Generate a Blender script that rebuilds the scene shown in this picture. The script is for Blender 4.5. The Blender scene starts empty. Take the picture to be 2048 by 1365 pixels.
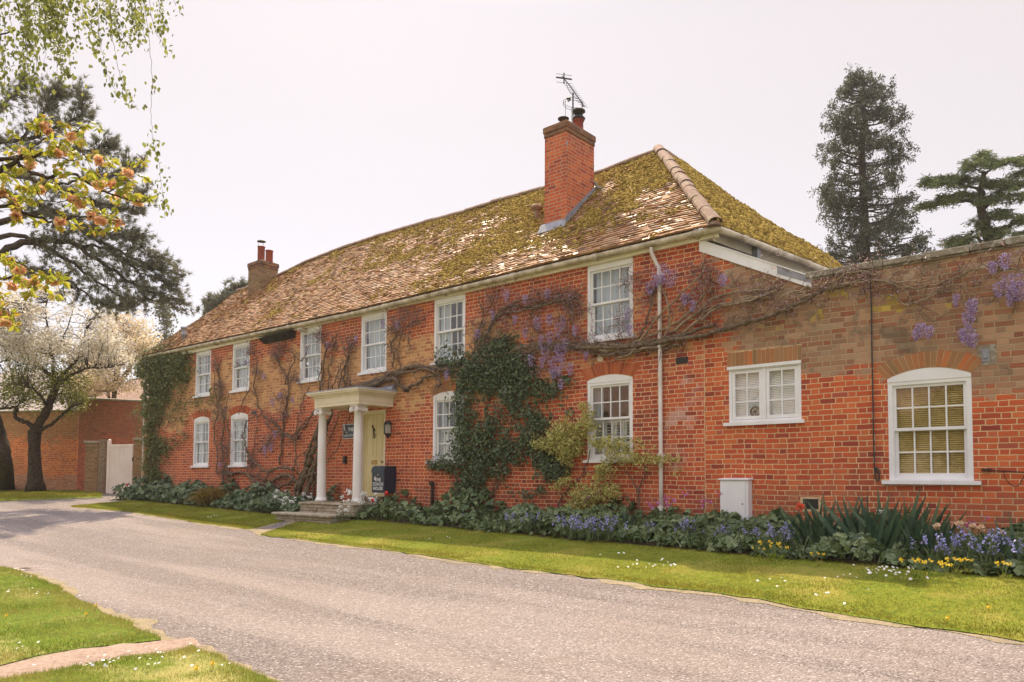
import bpy, math, random
import numpy as np
from mathutils import Vector, Matrix, geometry, noise as mnoise
R = math.radians
SC = bpy.context.scene
COL = SC.collection
rng = np.random.default_rng(7)
random.seed(7)

# ------------------------------------------------------------------ camera
CAM = np.array([0., -11.7, 1.0]); FPX = 1512.62; DY = 200.86
YAW, PITCH, ROLL = R(41.085), R(2.836), R(0.299)
def _axes():
    cy, sy = math.cos(YAW), math.sin(YAW)
    f = np.array([-sy, cy, 0]); r = np.array([cy, sy, 0]); u = np.array([0, 0, 1.])
    cp, sp = math.cos(PITCH), math.sin(PITCH)
    f2 = f*cp + u*sp; u2 = u*cp - f*sp
    cr, sr = math.cos(ROLL), math.sin(ROLL)
    return r*cr + u2*sr, u2*cr - r*sr, f2
AR, AU, AF = _axes()
cam = bpy.data.cameras.new("camera"); camo = bpy.data.objects.new("camera", cam); COL.objects.link(camo)
cam.sensor_fit = 'HORIZONTAL'; cam.sensor_width = 36; cam.lens = FPX/2048*36
cam.shift_y = DY/2048; cam.clip_start = .05; cam.clip_end = 2000
m = Matrix.Identity(4)
for i in range(3):
    m[i][0] = AR[i]; m[i][1] = AU[i]; m[i][2] = -AF[i]; m[i][3] = CAM[i]
camo.matrix_world = m
SC.camera = camo

# ------------------------------------------------------------------ light
SUN_TO = Vector((-.508, .372, .777)).normalized()       # towards the sun
elev = math.asin(SUN_TO.z); azim = math.atan2(SUN_TO.x, SUN_TO.y)
w = bpy.data.worlds.new("World"); SC.world = w; w.use_nodes = True
nt = w.node_tree; nt.nodes.clear()
out = nt.nodes.new('ShaderNodeOutputWorld')
sky = nt.nodes.new('ShaderNodeTexSky'); sky.sky_type = 'NISHITA'; sky.sun_disc = False
sky.sun_elevation = elev; sky.sun_rotation = azim
sky.air_density = .7; sky.dust_density = .4; sky.ozone_density = 1.0
bg = nt.nodes.new('ShaderNodeBackground'); bg.inputs[1].default_value = 0.04
nt.links.new(sky.outputs[0], bg.inputs[0])
hz = nt.nodes.new('ShaderNodeBackground'); hz.inputs[0].default_value = (1.05, .895, .765, 1)
tc = nt.nodes.new('ShaderNodeTexCoord'); sx = nt.nodes.new('ShaderNodeSeparateXYZ'); mr = nt.nodes.new('ShaderNodeMapRange')     # thin bright overcast: brighter overhead than near the horizon
nt.links.new(tc.outputs['Generated'], sx.inputs[0]); nt.links.new(sx.outputs[2], mr.inputs[0])
for i, v in ((1, .54), (2, .95), (3, .455), (4, 1.7)): mr.inputs[i].default_value = v
nt.links.new(mr.outputs[0], hz.inputs[1])
m2 = nt.nodes.new('ShaderNodeMapRange'); nt.links.new(sx.outputs[2], m2.inputs[0]); m2.inputs[1].default_value = .5; m2.inputs[2].default_value = .9
cm = nt.nodes.new('ShaderNodeMix'); cm.data_type = 'RGBA'; cm.inputs[6].default_value = (1.05, .895, .765, 1); cm.inputs[7].default_value = (.86, .86, .99, 1)
nt.links.new(m2.outputs[0], cm.inputs[0]); nt.links.new(cm.outputs[2], hz.inputs[0])
ad = nt.nodes.new('ShaderNodeAddShader')
nt.links.new(bg.outputs[0], ad.inputs[0]); nt.links.new(hz.outputs[0], ad.inputs[1]); nt.links.new(ad.outputs[0], out.inputs[0])
sl = bpy.data.lights.new("sun", 'SUN'); sl.energy = 4.8; sl.angle = R(.6); sl.color = (1, .84, .6)
so = bpy.data.objects.new("sun", sl); COL.objects.link(so); so.location = (-30, 30, 40)
so.rotation_euler = (-SUN_TO).to_track_quat('-Z', 'Y').to_euler()
vs = SC.view_settings; vs.view_transform = 'Standard'; vs.look = 'None'; vs.gamma = 1; vs.exposure = .66
SC.display_settings.display_device = 'sRGB'
SC.cycles.max_bounces = 8; SC.cycles.diffuse_bounces = 4; SC.cycles.transparent_max_bounces = 12
SC.cycles.caustics_reflective = False; SC.cycles.caustics_refractive = False

# ------------------------------------------------------------------ picking points in the place
def ray(px, py): return AF + AR*(px-1024)/FPX - AU*(py-682.5-DY)/FPX
def W(px, py, y=0.):
    d = ray(px, py); return CAM + d*((y-CAM[1])/d[1])
def WX(px, py, x):
    d = ray(px, py); return CAM + d*((x-CAM[0])/d[0])
def AT(px, py, depth): return CAM + ray(px, py)*depth
def sm(t): t = np.clip(t, 0, 1); return t*t*(3-2*t)
_GY = np.arange(-12, 2, .1); _GS = np.interp(_GY, [-9, -8, -6.5, -5, -3, -1.5, -.3], [-.64, -.63, -.58, -.48, -.29, -.14, 0])
_GS = np.convolve(np.pad(_GS, 8, mode='edge'), np.hanning(17)/np.hanning(17).sum(), 'valid')
def gz(x, y):
    x = np.asarray(x, float); y = np.asarray(y, float)
    b = .13 + .22*sm((-14-x)/16)
    a = 1 - .55*sm((-14-x)/18)
    s = np.interp(y, _GY, _GS)
    return b + a*s
def G(px, py):
    d = ray(px, py); ts = np.linspace(1, 90, 12000); P = CAM + ts[:, None]*d
    i = np.argmax(P[:, 2] < gz(P[:, 0], P[:, 1]))
    q = P[i].copy(); q[2] = gz(q[0], q[1]); return q

# ------------------------------------------------------------------ mesh builder
class MB:
    def __init__(s): s.v = []; s.n = 0; s.f = []; s.uv = None; s.attr = []
    def add(s, v, f, mi=0):
        v = np.asarray(v, float).reshape(-1, 3); f = np.asarray(f, int)
        s.v.append(v); s.f.append((f + s.n, mi)); s.n += len(v)
    def quads(s, V, mi=0):                     # V: (N,k,3)
        V = np.asarray(V, float); N, k = V.shape[:2]
        s.v.append(V.reshape(-1, 3)); s.f.append((np.arange(N*k).reshape(N, k)+s.n, mi)); s.n += N*k
    def box(s, x0, x1, y0, y1, z0, z1, mi=0):
        v = [(x0,y0,z0),(x1,y0,z0),(x1,y1,z0),(x0,y1,z0),(x0,y0,z1),(x1,y0,z1),(x1,y1,z1),(x0,y1,z1)]
        s.add(v, [(0,3,2,1),(4,5,6,7),(0,1,5,4),(1,2,6,5),(2,3,7,6),(3,0,4,7)], mi)
    def hexa(s, b, t, mi=0):                   # bottom 4 pts, top 4 pts
        s.add(list(b)+list(t), [(0,3,2,1),(4,5,6,7),(0,1,5,4),(1,2,6,5),(2,3,7,6),(3,0,4,7)], mi)
    def prism(s, pts, d, mi=0):                # polygon pts extruded by vector d
        P = np.asarray(pts, float); n = len(P); Q = P + np.asarray(d, float)
        s.add(P, [list(range(n))], mi); s.add(Q, [list(range(n))[::-1]], mi)
        i = np.arange(n); j = (i+1) % n
        s.quads(np.stack([P[i], Q[i], Q[j], P[j]], 1), mi)
    def tube(s, pts, rad, sides=6, mi=0, cap=True):
        P = np.asarray(pts, float); n = len(P); r = np.broadcast_to(np.asarray(rad, float), (n,))
        T = np.gradient(P, axis=0); T /= np.linalg.norm(T, axis=1)[:, None]+1e-9
        ref = np.array([0, 0, 1.]) if abs(T[0][2]) < .9 else np.array([1., 0, 0])
        A = np.cross(T, ref); A /= np.linalg.norm(A, axis=1)[:, None]+1e-9
        for i in range(1, n):
            if A[i] @ A[i-1] < 0: A[i] = -A[i]
        B = np.cross(T, A)
        th = np.arange(sides)/sides*2*math.pi
        V = P[:, None] + r[:, None, None]*(A[:, None]*np.cos(th)[None, :, None] + B[:, None]*np.sin(th)[None, :, None])
        i = np.arange(n-1)[:, None]; j = np.arange(sides)[None]; k = (j+1) % sides
        F = np.stack([i*sides+j, i*sides+k, (i+1)*sides+k, (i+1)*sides+j], -1).reshape(-1, 4)
        b = s.n; s.add(V.reshape(-1, 3), F, mi)
        if cap:
            s.f.append((np.array([list(range(sides))[::-1]])+b, mi)); s.f.append((np.array([list(range(sides))])+b+(n-1)*sides, mi))
    def lathe(s, prof, c, seg=16, mi=0, axis=2):
        P = np.asarray(prof, float); th = np.arange(seg)/seg*2*math.pi; n = len(P)
        V = np.stack([P[:, None, 0]*np.cos(th), P[:, None, 0]*np.sin(th), P[:, None, 1]*np.ones(seg)], -1)
        if axis == 1: V = V[..., [0, 2, 1]]
        if axis == 0: V = V[..., [2, 0, 1]]
        V = V + np.asarray(c, float)
        i = np.arange(n-1)[:, None]; j = np.arange(seg)[None]; k = (j+1) % seg
        F = np.stack([i*seg+j, i*seg+k, (i+1)*seg+k, (i+1)*seg+j], -1).reshape(-1, 4)
        b = s.n; s.add(V.reshape(-1, 3), F, mi)
        s.f.append((np.array([list(range(seg))[::-1]])+b, mi)); s.f.append((np.array([list(range(seg))])+b+(n-1)*seg, mi))
    def build(s, name, mats, parent=None, origin=(0, 0, 0), smooth=False, attr=None):
        V = np.concatenate(s.v) - np.asarray(origin, float)
        me = bpy.data.meshes.new(name)
        tot = [f.shape[1]*np.ones(len(f), int) for f, _ in s.f]
        loops = np.concatenate([f.reshape(-1) for f, _ in s.f]); tot = np.concatenate(tot)
        mi = np.concatenate([np.full(len(f), q) for f, q in s.f])
        me.vertices.add(len(V)); me.vertices.foreach_set('co', V.reshape(-1))
        me.loops.add(len(loops)); me.loops.foreach_set('vertex_index', loops)
        me.polygons.add(len(tot)); st = np.concatenate([[0], np.cumsum(tot)[:-1]])
        me.polygons.foreach_set('loop_start', st); me.polygons.foreach_set('loop_total', tot)
        me.polygons.foreach_set('material_index', mi)
        me.polygons.foreach_set('use_smooth', np.full(len(tot), smooth))
        for q in (mats if isinstance(mats, (list, tuple)) else [mats]): me.materials.append(q)
        if attr is not None:
            a = me.attributes.new(attr[0], 'FLOAT', 'POINT'); a.data.foreach_set('value', np.asarray(attr[1], float))
        me.update(calc_edges=True); me.validate()
        o = bpy.data.objects.new(name, me); COL.objects.link(o)
        if parent: o.parent = parent
        else: o.location = origin
        return o
def root_loc(o):
    while o.parent: o = o.parent
    return np.array(o.location)
def thing(name, label, cat, loc=(0, 0, 0), group=None):
    o = bpy.data.objects.new(name, None); COL.objects.link(o); o.location = loc; o.empty_display_size = .2
    return tag(o, label, cat, group)
def tag(o, label, cat, group=None, kind=None):
    if label: o['label'] = label
    if cat: o['category'] = cat
    if group: o['group'] = group
    if kind: o['kind'] = kind
    return o
def part(name, mb, mats, parent, smooth=False, attr=None, bevel=0):
    o = mb.build(name, mats, parent, root_loc(parent), smooth, attr)
    if bevel:
        b = o.modifiers.new('bevel', 'BEVEL'); b.width = bevel; b.segments = 2; b.limit_method = 'ANGLE'
    return o
def single(name, mb, mats, label, cat, loc=(0, 0, 0), group=None, smooth=False, kind=None):
    return tag(mb.build(name, mats, None, loc, smooth), label, cat, group, kind)
def copy_tree(o, parent=None):
    c = o.copy(); COL.objects.link(c); c.parent = parent
    for ch in o.children: copy_tree(ch, c)
    return c
def spline(pts, n=6, jit=0):
    P = np.asarray(pts, float)
    Q = np.concatenate([[2*P[0]-P[1]], P, [2*P[-1]-P[-2]]]); o = []
    for i in range(1, len(Q)-2):
        for t in np.linspace(0, 1, n, endpoint=False):
            a, b, c, d = Q[i-1:i+3]
            o.append(.5*((2*b)+(-a+c)*t+(2*a-5*b+4*c-d)*t*t+(-a+3*b-3*c+d)*t**3))
    o.append(P[-1]); o = np.array(o)
    if jit: o[1:-1] += rng.normal(0, jit, (len(o)-2, 3))
    return o
def unit(v): return v/(np.linalg.norm(v, axis=-1, keepdims=True)+1e-9)

# leaf shapes: (verts (k,3) in leaf plane + fold, faces)
LEAF4 = (np.array([(0,-.5,0),(.3,-.05,.05),(0,.5,0),(-.3,-.05,.05)]), [(0,1,2,3)])
LEAF6 = (np.array([(0,-.5,0),(.27,-.18,.09),(.2,.18,.07),(0,.5,-.05),(-.2,.18,.07),(-.27,-.18,.09)]), [(0,1,2,3),(0,3,4,5)])
LOBED = (np.array([(0,-.42,0),(.3,-.46,.02),(.24,-.14,.06),(.52,-.02,-.02),(.24,.14,.06),(.3,.36,0),(0,.56,-.08),(-.3,.36,0),(-.24,.14,.06),(-.52,-.02,-.02),(-.24,-.14,.06),(-.3,-.46,.02)]),
         [(0,1,2,3),(0,3,4,5),(0,5,6,7),(0,7,8,9),(0,9,10,11)])
PETAL = (np.array([(-.4,-.5,0),(.4,-.5,0),(.45,.5,.15),(-.45,.5,.15)]), [(0,1,2,3)])
def leaves(mb, C, size, bias=(0, 0, 1), spread=.8, shape=LEAF4, aspect=1., updir=None, upmix=0., mi=0):
    C = np.asarray(C, float); N = len(C)
    if N == 0: return
    n = unit(np.asarray(bias, float) + spread*rng.normal(size=(N, 3)))
    t = rng.normal(size=(N, 3))
    if updir is not None: t = unit(t)*(1-upmix) + np.asarray(updir, float)*upmix
    t = unit(t - (t*n).sum(1, keepdims=True)*n); b = np.cross(t, n)
    sv, sf = shape; k = len(sv)
    sz = np.broadcast_to(np.asarray(size, float), (N,))[:, None, None]
    V = C[:, None] + sz*(b[:, None]*sv[None, :, 0, None]*aspect + t[:, None]*sv[None, :, 1, None] + n[:, None]*sv[None, :, 2, None])
    F = (np.arange(N)[:, None, None]*k + np.array(sf)[None]).reshape(-1, len(sf[0]))
    mb.add(V.reshape(-1, 3), F, mi)
def blades(mb, base, dirs, length, width, mi=0, droop=0.):
    """thin blades from base along dirs"""
    base = np.asarray(base, float); N = len(base); d = unit(np.asarray(dirs, float))
    L = np.broadcast_to(np.asarray(length, float), (N,))[:, None]; wd = np.broadcast_to(np.asarray(width, float), (N,))[:, None]
    s = unit(np.cross(d, rng.normal(size=(N, 3))))*wd/2
    if droop:
        md = base + d*L*.55; tip = base + d*L - np.array([0, 0, 1])*L*droop
        mb.quads(np.stack([base-s*.7, base+s*.7, md+s, md-s], 1), mi); mb.quads(np.stack([md-s, md+s, tip], 1), mi)
    else: mb.quads(np.stack([base-s, base+s, base+d*L], 1), mi)

# ------------------------------------------------------------------ material helpers
class NT:
    def __init__(s, name):
        s.m = bpy.data.materials.new(name); s.m.use_nodes = True; s.t = s.m.node_tree; s.t.nodes.clear()
        s.o = s.t.nodes.new('ShaderNodeOutputMaterial')
    def n(s, typ, **kw):
        q = s.t.nodes.new(typ)
        for k, v in kw.items(): setattr(q, k, v)
        return q
    def l(s, a, b): s.t.links.new(a, b)
    def setin(s, sock, v):
        if isinstance(v, bpy.types.NodeSocket): s.l(v, sock)
        elif v is not None: sock.default_value = v
    def math(s, op, a, b=None, c=None, clamp=False):
        q = s.n('ShaderNodeMath', operation=op, use_clamp=clamp)
        for i, v in enumerate((a, b, c)): s.setin(q.inputs[i], v)
        return q.outputs[0]
    def mix(s, f, a, b, blend='MIX'):
        q = s.n('ShaderNodeMix', data_type='RGBA', blend_type=blend); s.setin(q.inputs[0], f)
        for i, v in ((6, a), (7, b)): s.setin(q.inputs[i], v if isinstance(v, bpy.types.NodeSocket) else (*v, 1))
        return q.outputs[2]
    def noise(s, scale, vec=None, detail=3, rough=.55, dist=0):
        q = s.n('ShaderNodeTexNoise'); q.inputs['Scale'].default_value = scale; q.inputs['Detail'].default_value = detail
        q.inputs['Roughness'].default_value = rough; q.inputs['Distortion'].default_value = dist
        s.l(vec if vec is not None else s.pos(), q.inputs['Vector']); return q.outputs[0]
    def pos(s):
        if not hasattr(s, '_g'): s._g = s.n('ShaderNodeNewGeometry')
        return s._g.outputs['Position']
    def island(s): s.pos(); return s._g.outputs['Random Per Island']
    def xyz(s):
        if not hasattr(s, '_x'): s._x = s.n('ShaderNodeSeparateXYZ'); s.l(s.pos(), s._x.inputs[0])
        return s._x.outputs
    def step(s, v, a, b):                       # smoothstep a..b -> 0..1
        q = s.n('ShaderNodeMapRange', interpolation_type='SMOOTHSTEP'); s.setin(q.inputs[0], v); s.setin(q.inputs[1], a); s.setin(q.inputs[2], b)
        return q.outputs[0]
    def ramp(s, f, stops):
        q = s.n('ShaderNodeValToRGB'); e = q.color_ramp.elements
        while len(e) < len(stops): e.new(.5)
        for el, (p, c) in zip(e, stops): el.position = p; el.color = (*c, 1)
        s.setin(q.inputs[0], f); return q.outputs[0]
    def bump(s, h, strength=.5, dist=.01):
        q = s.n('ShaderNodeBump'); q.inputs['Strength'].default_value = strength; q.inputs['Distance'].default_value = dist
        s.l(h, q.inputs['Height']); return q.outputs[0]
    def bsdf(s, col, rough=.8, spec=.3, normal=None, metal=0):
        q = s.n('ShaderNodeBsdfPrincipled'); s.setin(q.inputs['Base Color'], col if isinstance(col, bpy.types.NodeSocket) else (*col, 1))
        s.setin(q.inputs['Roughness'], rough); s.setin(q.inputs['Specular IOR Level'], spec); s.setin(q.inputs['Metallic'], metal)
        if normal is not None: s.l(normal, q.inputs['Normal'])
        return q.outputs[0]
    def done(s, sh): s.l(sh, s.o.inputs[0]); return s.m
def plain(name, c1, c2=None, scale=6., rough=.6, spec=.3, bump=0, bscale=40, metal=0):
    t = NT(name); c2 = c2 or tuple(x*.75 for x in c1)
    f = t.noise(scale, detail=4); col = t.mix(t.step(f, .35, .68), c1, c2)
    nm = t.bump(t.noise(bscale, detail=3), bump, .01) if bump else None
    return t.done(t.bsdf(col, rough, spec, nm, metal))
def leafmat(name, stops, trans=.35, rough=.5, spec=.25, big=None):
    t = NT(name); col = t.ramp(t.island(), [(i/(len(stops)-1), c) for i, c in enumerate(stops)])
    if big: col = t.mix(t.step(t.noise(big[0], detail=2), .4, .65), col, t.mix(.6, col, big[1]))
    b = t.bsdf(col, rough, spec); tr = t.n('ShaderNodeBsdfTranslucent'); t.l(col, tr.inputs[0])
    mx = t.n('ShaderNodeMixShader'); mx.inputs[0].default_value = trans; t.l(b, mx.inputs[1]); t.l(tr.outputs[0], mx.inputs[2])
    return t.done(mx.outputs[0])
# ------------------------------------------------------------------ materials
def brick(name, ramp, mortar=(.72, .48, .27), ch=.0787, period=.338, stains_and_shade=(), wob=.005, bumpk=.6, seed=0.):
    t = NT(name); x, y, z = t.xyz()
    nz = t.n('ShaderNodeTexNoise'); nz.inputs['Scale'].default_value = 7; nz.inputs['Detail'].default_value = 2; t.l(t.pos(), nz.inputs['Vector'])
    sep = t.n('ShaderNodeSeparateXYZ'); t.l(nz.outputs['Color'], sep.inputs[0])
    lo = t.noise(.6, detail=1)
    u = t.math('ADD', t.math('ADD', x, y), t.math('MULTIPLY_ADD', sep.outputs[0], wob*3, seed))
    v = t.math('ADD', z, t.math('MULTIPLY_ADD', sep.outputs[1], wob*2.4, t.math('MULTIPLY', lo, .05)))
    vr = t.math('DIVIDE', v, ch); row = t.math('FLOOR', vr); vf = t.math('FRACT', vr)
    par = t.math('FRACT', t.math('MULTIPLY', row, .5))
    wn = t.n('ShaderNodeTexWhiteNoise', noise_dimensions='1D'); t.l(row, wn.inputs['W'])
    uu = t.math('ADD', t.math('DIVIDE', u, period), t.math('ADD', par, t.math('MULTIPLY', wn.outputs[0], .16)))
    ci = t.math('FLOOR', uu); uf = t.math('FRACT', uu)
    hd = t.math('GREATER_THAN', uf, .665)
    e1 = t.math('MINIMUM', uf, t.math('SUBTRACT', 1., uf)); e2 = t.math('ABSOLUTE', t.math('SUBTRACT', uf, .665))
    eu = t.math('MULTIPLY', t.math('MINIMUM', e1, e2), period)
    ev = t.math('MULTIPLY', t.math('MINIMUM', vf, t.math('SUBTRACT', 1., vf)), ch)
    e = t.math('MINIMUM', eu, ev)
    e = t.math('ADD', e, t.math('MULTIPLY', t.math('SUBTRACT', t.noise(45, detail=2), .5), .006))
    bm = t.step(e, .0046, .0088)
    idv = t.n('ShaderNodeCombineXYZ'); t.l(t.math('MULTIPLY_ADD', ci, 2., hd), idv.inputs[0]); t.l(row, idv.inputs[1])
    wb = t.n('ShaderNodeTexWhiteNoise', noise_dimensions='2D'); t.l(idv.outputs[0], wb.inputs['Vector'])
    col = t.ramp(wb.outputs[0], ramp); rs = t.n('ShaderNodeSeparateColor'); t.l(wb.outputs['Color'], rs.inputs[0]); rnd2 = rs.outputs[1]
    fine = t.noise(55, detail=4)
    col = t.mix(t.math('MULTIPLY', t.step(fine, .4, .75), .35), col, t.mix(.5, col, (.09, .035, .025)))
    col = t.mix(t.math('MULTIPLY', t.step(t.noise(.8, detail=6, rough=.7), .46, .68), .75), col, t.mix(.6, col, (.16, .06, .045)))
    col = t.mix(t.math('MULTIPLY', t.step(t.noise(1.3, detail=3), .4, .7), .35), col, t.mix(.5, col, (.5, .13, .045)))
    mort = t.mix(t.step(t.noise(3, detail=3), .35, .7), mortar, tuple(c*.82 for c in mortar))
    for (sc, k, km, fn) in stains_and_shade:
        f = fn(t, x, z); f = t.step(t.math('ADD', f, t.math('MULTIPLY', t.math('MULTIPLY', t.math('SUBTRACT', rnd2, .5), .8), t.step(f, .02, .25))), .15, .85); col = t.mix(t.math('MULTIPLY', f, k), col, t.mix(.74, col, t.mix(rnd2, tuple(q*.5 for q in sc), tuple(q*1.3 for q in sc)))); mort = t.mix(t.math('MULTIPLY', f, km), mort, sc)
    c = t.mix(bm, mort, col)
    h = t.math('ADD', bm, t.math('MULTIPLY', fine, .5))
    return t.done(t.bsdf(c, .88, .2, t.bump(h, bumpk, .008)))
RED = [(0, (.24, .046, .034)), (.07, (.36, .062, .042)), (.3, (.46, .084, .044)), (.7, (.54, .108, .05)), (.95, (.6, .145, .06)), (1, (.36, .075, .062))]
ORANGE = [(0, (.28, .055, .036)), (.07, (.42, .076, .038)), (.3, (.52, .1, .04)), (.7, (.6, .128, .046)), (.95, (.66, .175, .06)), (1, (.38, .08, .06))]
OLD = [(0, (.2, .06, .035)), (.3, (.33, .1, .045)), (.7, (.44, .15, .06)), (1, (.32, .17, .08))]
def st_band(t, x, z):       # yellow weathered band between the two storeys
    n = t.noise(.55, detail=4, rough=.6); zz = t.math('ADD', z, t.math('MULTIPLY', t.math('SUBTRACT', n, .5), 2.4))
    f = t.math('MULTIPLY', t.step(zz, 2.55, 3.0), t.math('SUBTRACT', 1., t.step(zz, 4.15, 4.75)))
    return t.math('MULTIPLY', f, t.math('SUBTRACT', 1., t.math('MULTIPLY', t.step(x, -11.3, -9.8), .75)))
def shade_base(t, x, z):  # darker wall foot: shade low on the wall put into the brick colour
    n = t.noise(1.1, detail=4); return t.math('MULTIPLY', t.math('SUBTRACT', 1., t.step(t.math('ADD', z, t.math('MULTIPLY', t.math('SUBTRACT', n, .5), 1.2)), .3, 1.1)), .8)
def st_white(t, x, z):
    n = t.noise(1.6, detail=5, rough=.7)
    f = t.math('MULTIPLY', t.step(x, -7.0, -6.5), t.math('SUBTRACT', 1., t.step(x, -6.1, -5.8)))
    f = t.math('MULTIPLY', f, t.math('MULTIPLY', t.step(z, .9, 1.7), t.math('SUBTRACT', 1., t.step(z, 2.4, 3.2))))
    return t.math('MULTIPLY', f, t.step(n, .4, .7))
def st_lichen(t, x, z):     # grey-brown lichen over the top of the single-storey wall
    n = t.noise(.8, detail=6, rough=.68); hgt = t.math('MULTIPLY_ADD', t.math('ADD', x, 5.5), -.24, 3.0)
    zz = t.math('ADD', z, t.math('MULTIPLY', t.math('SUBTRACT', n, .5), 2.3))
    return t.math('MULTIPLY', t.step(t.math('SUBTRACT', zz, hgt), -.2, .25), t.step(t.math('ADD', x, t.math('MULTIPLY', n, .6)), -5.6, -4.9))
def st_dark(t, x, z):
    return t.math('MULTIPLY', st_lichen(t, x, z), t.step(t.noise(1.5, detail=5, rough=.7), .5, .64))
def st_yellow(t, x, z):
    n = t.noise(2.2, detail=3); f = t.math('MULTIPLY', t.step(n, .56, .66), t.step(z, 3.1, 3.6))
    return t.math('MULTIPLY', f, t.math('MULTIPLY', t.step(x, -5.2, -4.4), t.math('SUBTRACT', 1., t.step(x, -2.4, -1.9))))
def st_pale(t, x, z):       # pale eroded patches high up
    return t.math('MULTIPLY', t.step(t.noise(3.2, detail=4), .54, .66), t.step(z, 3.6, 3.95))
def st_lane(t, x, z):
    n = t.noise(.7, detail=4); return t.step(t.math('ADD', z, t.math('MULTIPLY', t.math('SUBTRACT', n, .5), 1.6)), 2.3, 3.0)
def st_lane0(t, x, z):
    n = t.noise(.9, detail=5); return t.math('SUBTRACT', 1., t.step(t.math('ADD', z, t.math('MULTIPLY', t.math('SUBTRACT', n, .5), 1.0)), .75, 1.15))
M = {}
M['brick'] = brick('house_brick', RED, stains_and_shade=[((.56, .36, .16), .85, .25, st_band), ((.19, .065, .055), .6, .35, shade_base), ((.62, .46, .40), .55, .5, st_white)])
M['brick_wing'] = brick('wing_brick', ORANGE, ch=.081, period=.35, wob=.008, bumpk=.8, seed=3.1,
    stains_and_shade=[((.31, .255, .165), .94, .7, st_lichen), ((.13, .105, .07), .75, .6, st_dark), ((.5, .36, .04), .85, .6, st_yellow), ((.5, .4, .27), .6, .3, st_pale), ((.2, .12, .075), .5, .3, shade_base)])
M['brick_chim'] = brick('chimney_brick', ORANGE, mortar=(.46, .36, .25), seed=1.7)
M['brick_old'] = brick('old_chimney_brick', OLD, mortar=(.4, .31, .2), seed=5.2)
M['brick_lane'] = brick('lane_brick', [(0, (.5, .11, .04)), (.5, (.68, .17, .05)), (1, (.8, .28, .08))], mortar=(.66, .42, .22), seed=2.3, stains_and_shade=[((.24, .17, .085), .9, .6, st_lane), ((.4, .3, .2), .7, .7, st_lane0)])  # bounced light on the lane wall is put into the brighter orange
M['brick_gate'] = brick('gate_wall_brick', RED, mortar=(.42, .29, .17), seed=4.3, stains_and_shade=[((.2, .12, .07), .5, .3, st_lane)])
M['brick_pier'] = brick('pier_brick', [(0, (.16, .1, .05)), (.5, (.25, .16, .08)), (1, (.3, .2, .1))], mortar=(.3, .24, .15), seed=6.1)
def islandmat(name, stops, rough=.85, spec=.2, bump=.3, bscale=60, dirt=None):
    t = NT(name); col = t.ramp(t.island(), [(i/(len(stops)-1), c) for i, c in enumerate(stops)])
    fn = t.noise(bscale, detail=4); col = t.mix(t.math('MULTIPLY', t.step(fn, .4, .75), .4), col, t.mix(.5, col, (.08, .05, .04)))
    if dirt: col = t.mix(t.math('MULTIPLY', t.step(t.noise(dirt[0], detail=4), .48, .62), dirt[2]), col, dirt[1])
    return t.done(t.bsdf(col, rough, spec, t.bump(fn, bump, .01)))
M['arch'] = islandmat('arch_brick', [(.3, .07, .035), (.46, .11, .045), (.52, .15, .06)])
M['arch_old'] = islandmat('weathered_arch_brick', [(.28, .17, .08), (.42, .17, .07), (.33, .2, .1), (.55, .17, .06), (.24, .16, .08)])
M['mortar'] = plain('mortar', (.66, .46, .27), (.54, .38, .22), 8, .9, .1)
M['white'] = plain('white_paint', (.8, .79, .8), (.74, .72, .72), 3, .45, .4)
M['cream'] = plain('cream_paint', (.8, .73, .58), (.73, .64, .48), 2.2, .45, .4)
M['column'] = plain('column_paint', (.8, .77, .77), (.72, .67, .64), 1.5, .5, .35)
M['gutter'] = plain('aged_gutter', (.6, .52, .4), (.32, .26, .17), 5, .6, .3)
M['pipe'] = plain('pipe_paint', (.74, .69, .66), (.6, .53, .48), 3, .4, .4)
M['door'] = plain('door_paint', (.7, .6, .33), (.64, .54, .28), 2, .4, .4)
M['lead'] = plain('lead', (.3, .3, .34), (.2, .2, .23), 5, .5, .4, .2)
M['iron'] = plain('black_iron', (.02, .02, .022), (.035, .03, .028), 20, .45, .5)
M['rust'] = plain('rusty_iron', (.06, .035, .025), (.03, .02, .018), 20, .8, .3)
M['brass'] = plain('brass', (.5, .33, .12), (.34, .2, .07), 20, .35, .5, metal=.8)
M['navy'] = plain('navy_enamel', (.016, .028, .055), (.012, .022, .045), 6, .35, .5)
M['whiteletter'] = plain('white_lettering', (.8, .8, .8), None, 6, .5)
M['dark'] = plain('dark_void', (.012, .011, .01), None, 6, .9, .1)
M['board'] = plain('dark_boarding', (.03, .026, .022), (.06, .05, .042), 9, .85, .2)  # near black: shade under the end eave is put into this colour
M['nest'] = plain('blackened_wood', (.018, .015, .013), (.05, .042, .035), 12, .8, .3, .3)
M['stone'] = islandmat('step_stone', [(.3, .24, .16), (.4, .34, .25), (.26, .2, .13)], bump=.8, bscale=25, dirt=(9, (.5, .47, .4), .5))
M['cap'] = brick('chimney_cap_brick', [(0, (.1, .06, .04)), (.5, (.2, .11, .06)), (1, (.3, .15, .07))], mortar=(.22, .17, .12), seed=8.2)
M['coping'] = islandmat('coping_stone', [(.2, .17, .12), (.28, .24, .18), (.17, .14, .1)], bump=1., bscale=22, dirt=(14, (.45, .42, .36), .6))
M['wood'] = plain('weathered_oak', (.26, .19, .13), (.15, .1, .07), 14, .85, .2, .4)
M['gate'] = plain('pale_pink_paint', (.74, .63, .58), (.68, .56, .5), 2, .5, .3)
M['pot'] = plain('terracotta', (.33, .08, .05), (.24, .055, .04), 6, .75, .2)
M['blind'] = plain('tan_reflection_blind', (.62, .44, .17), (.46, .32, .11), 5, .6, .2)  # golden reflection of the house opposite is put into the blind's colour
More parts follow.
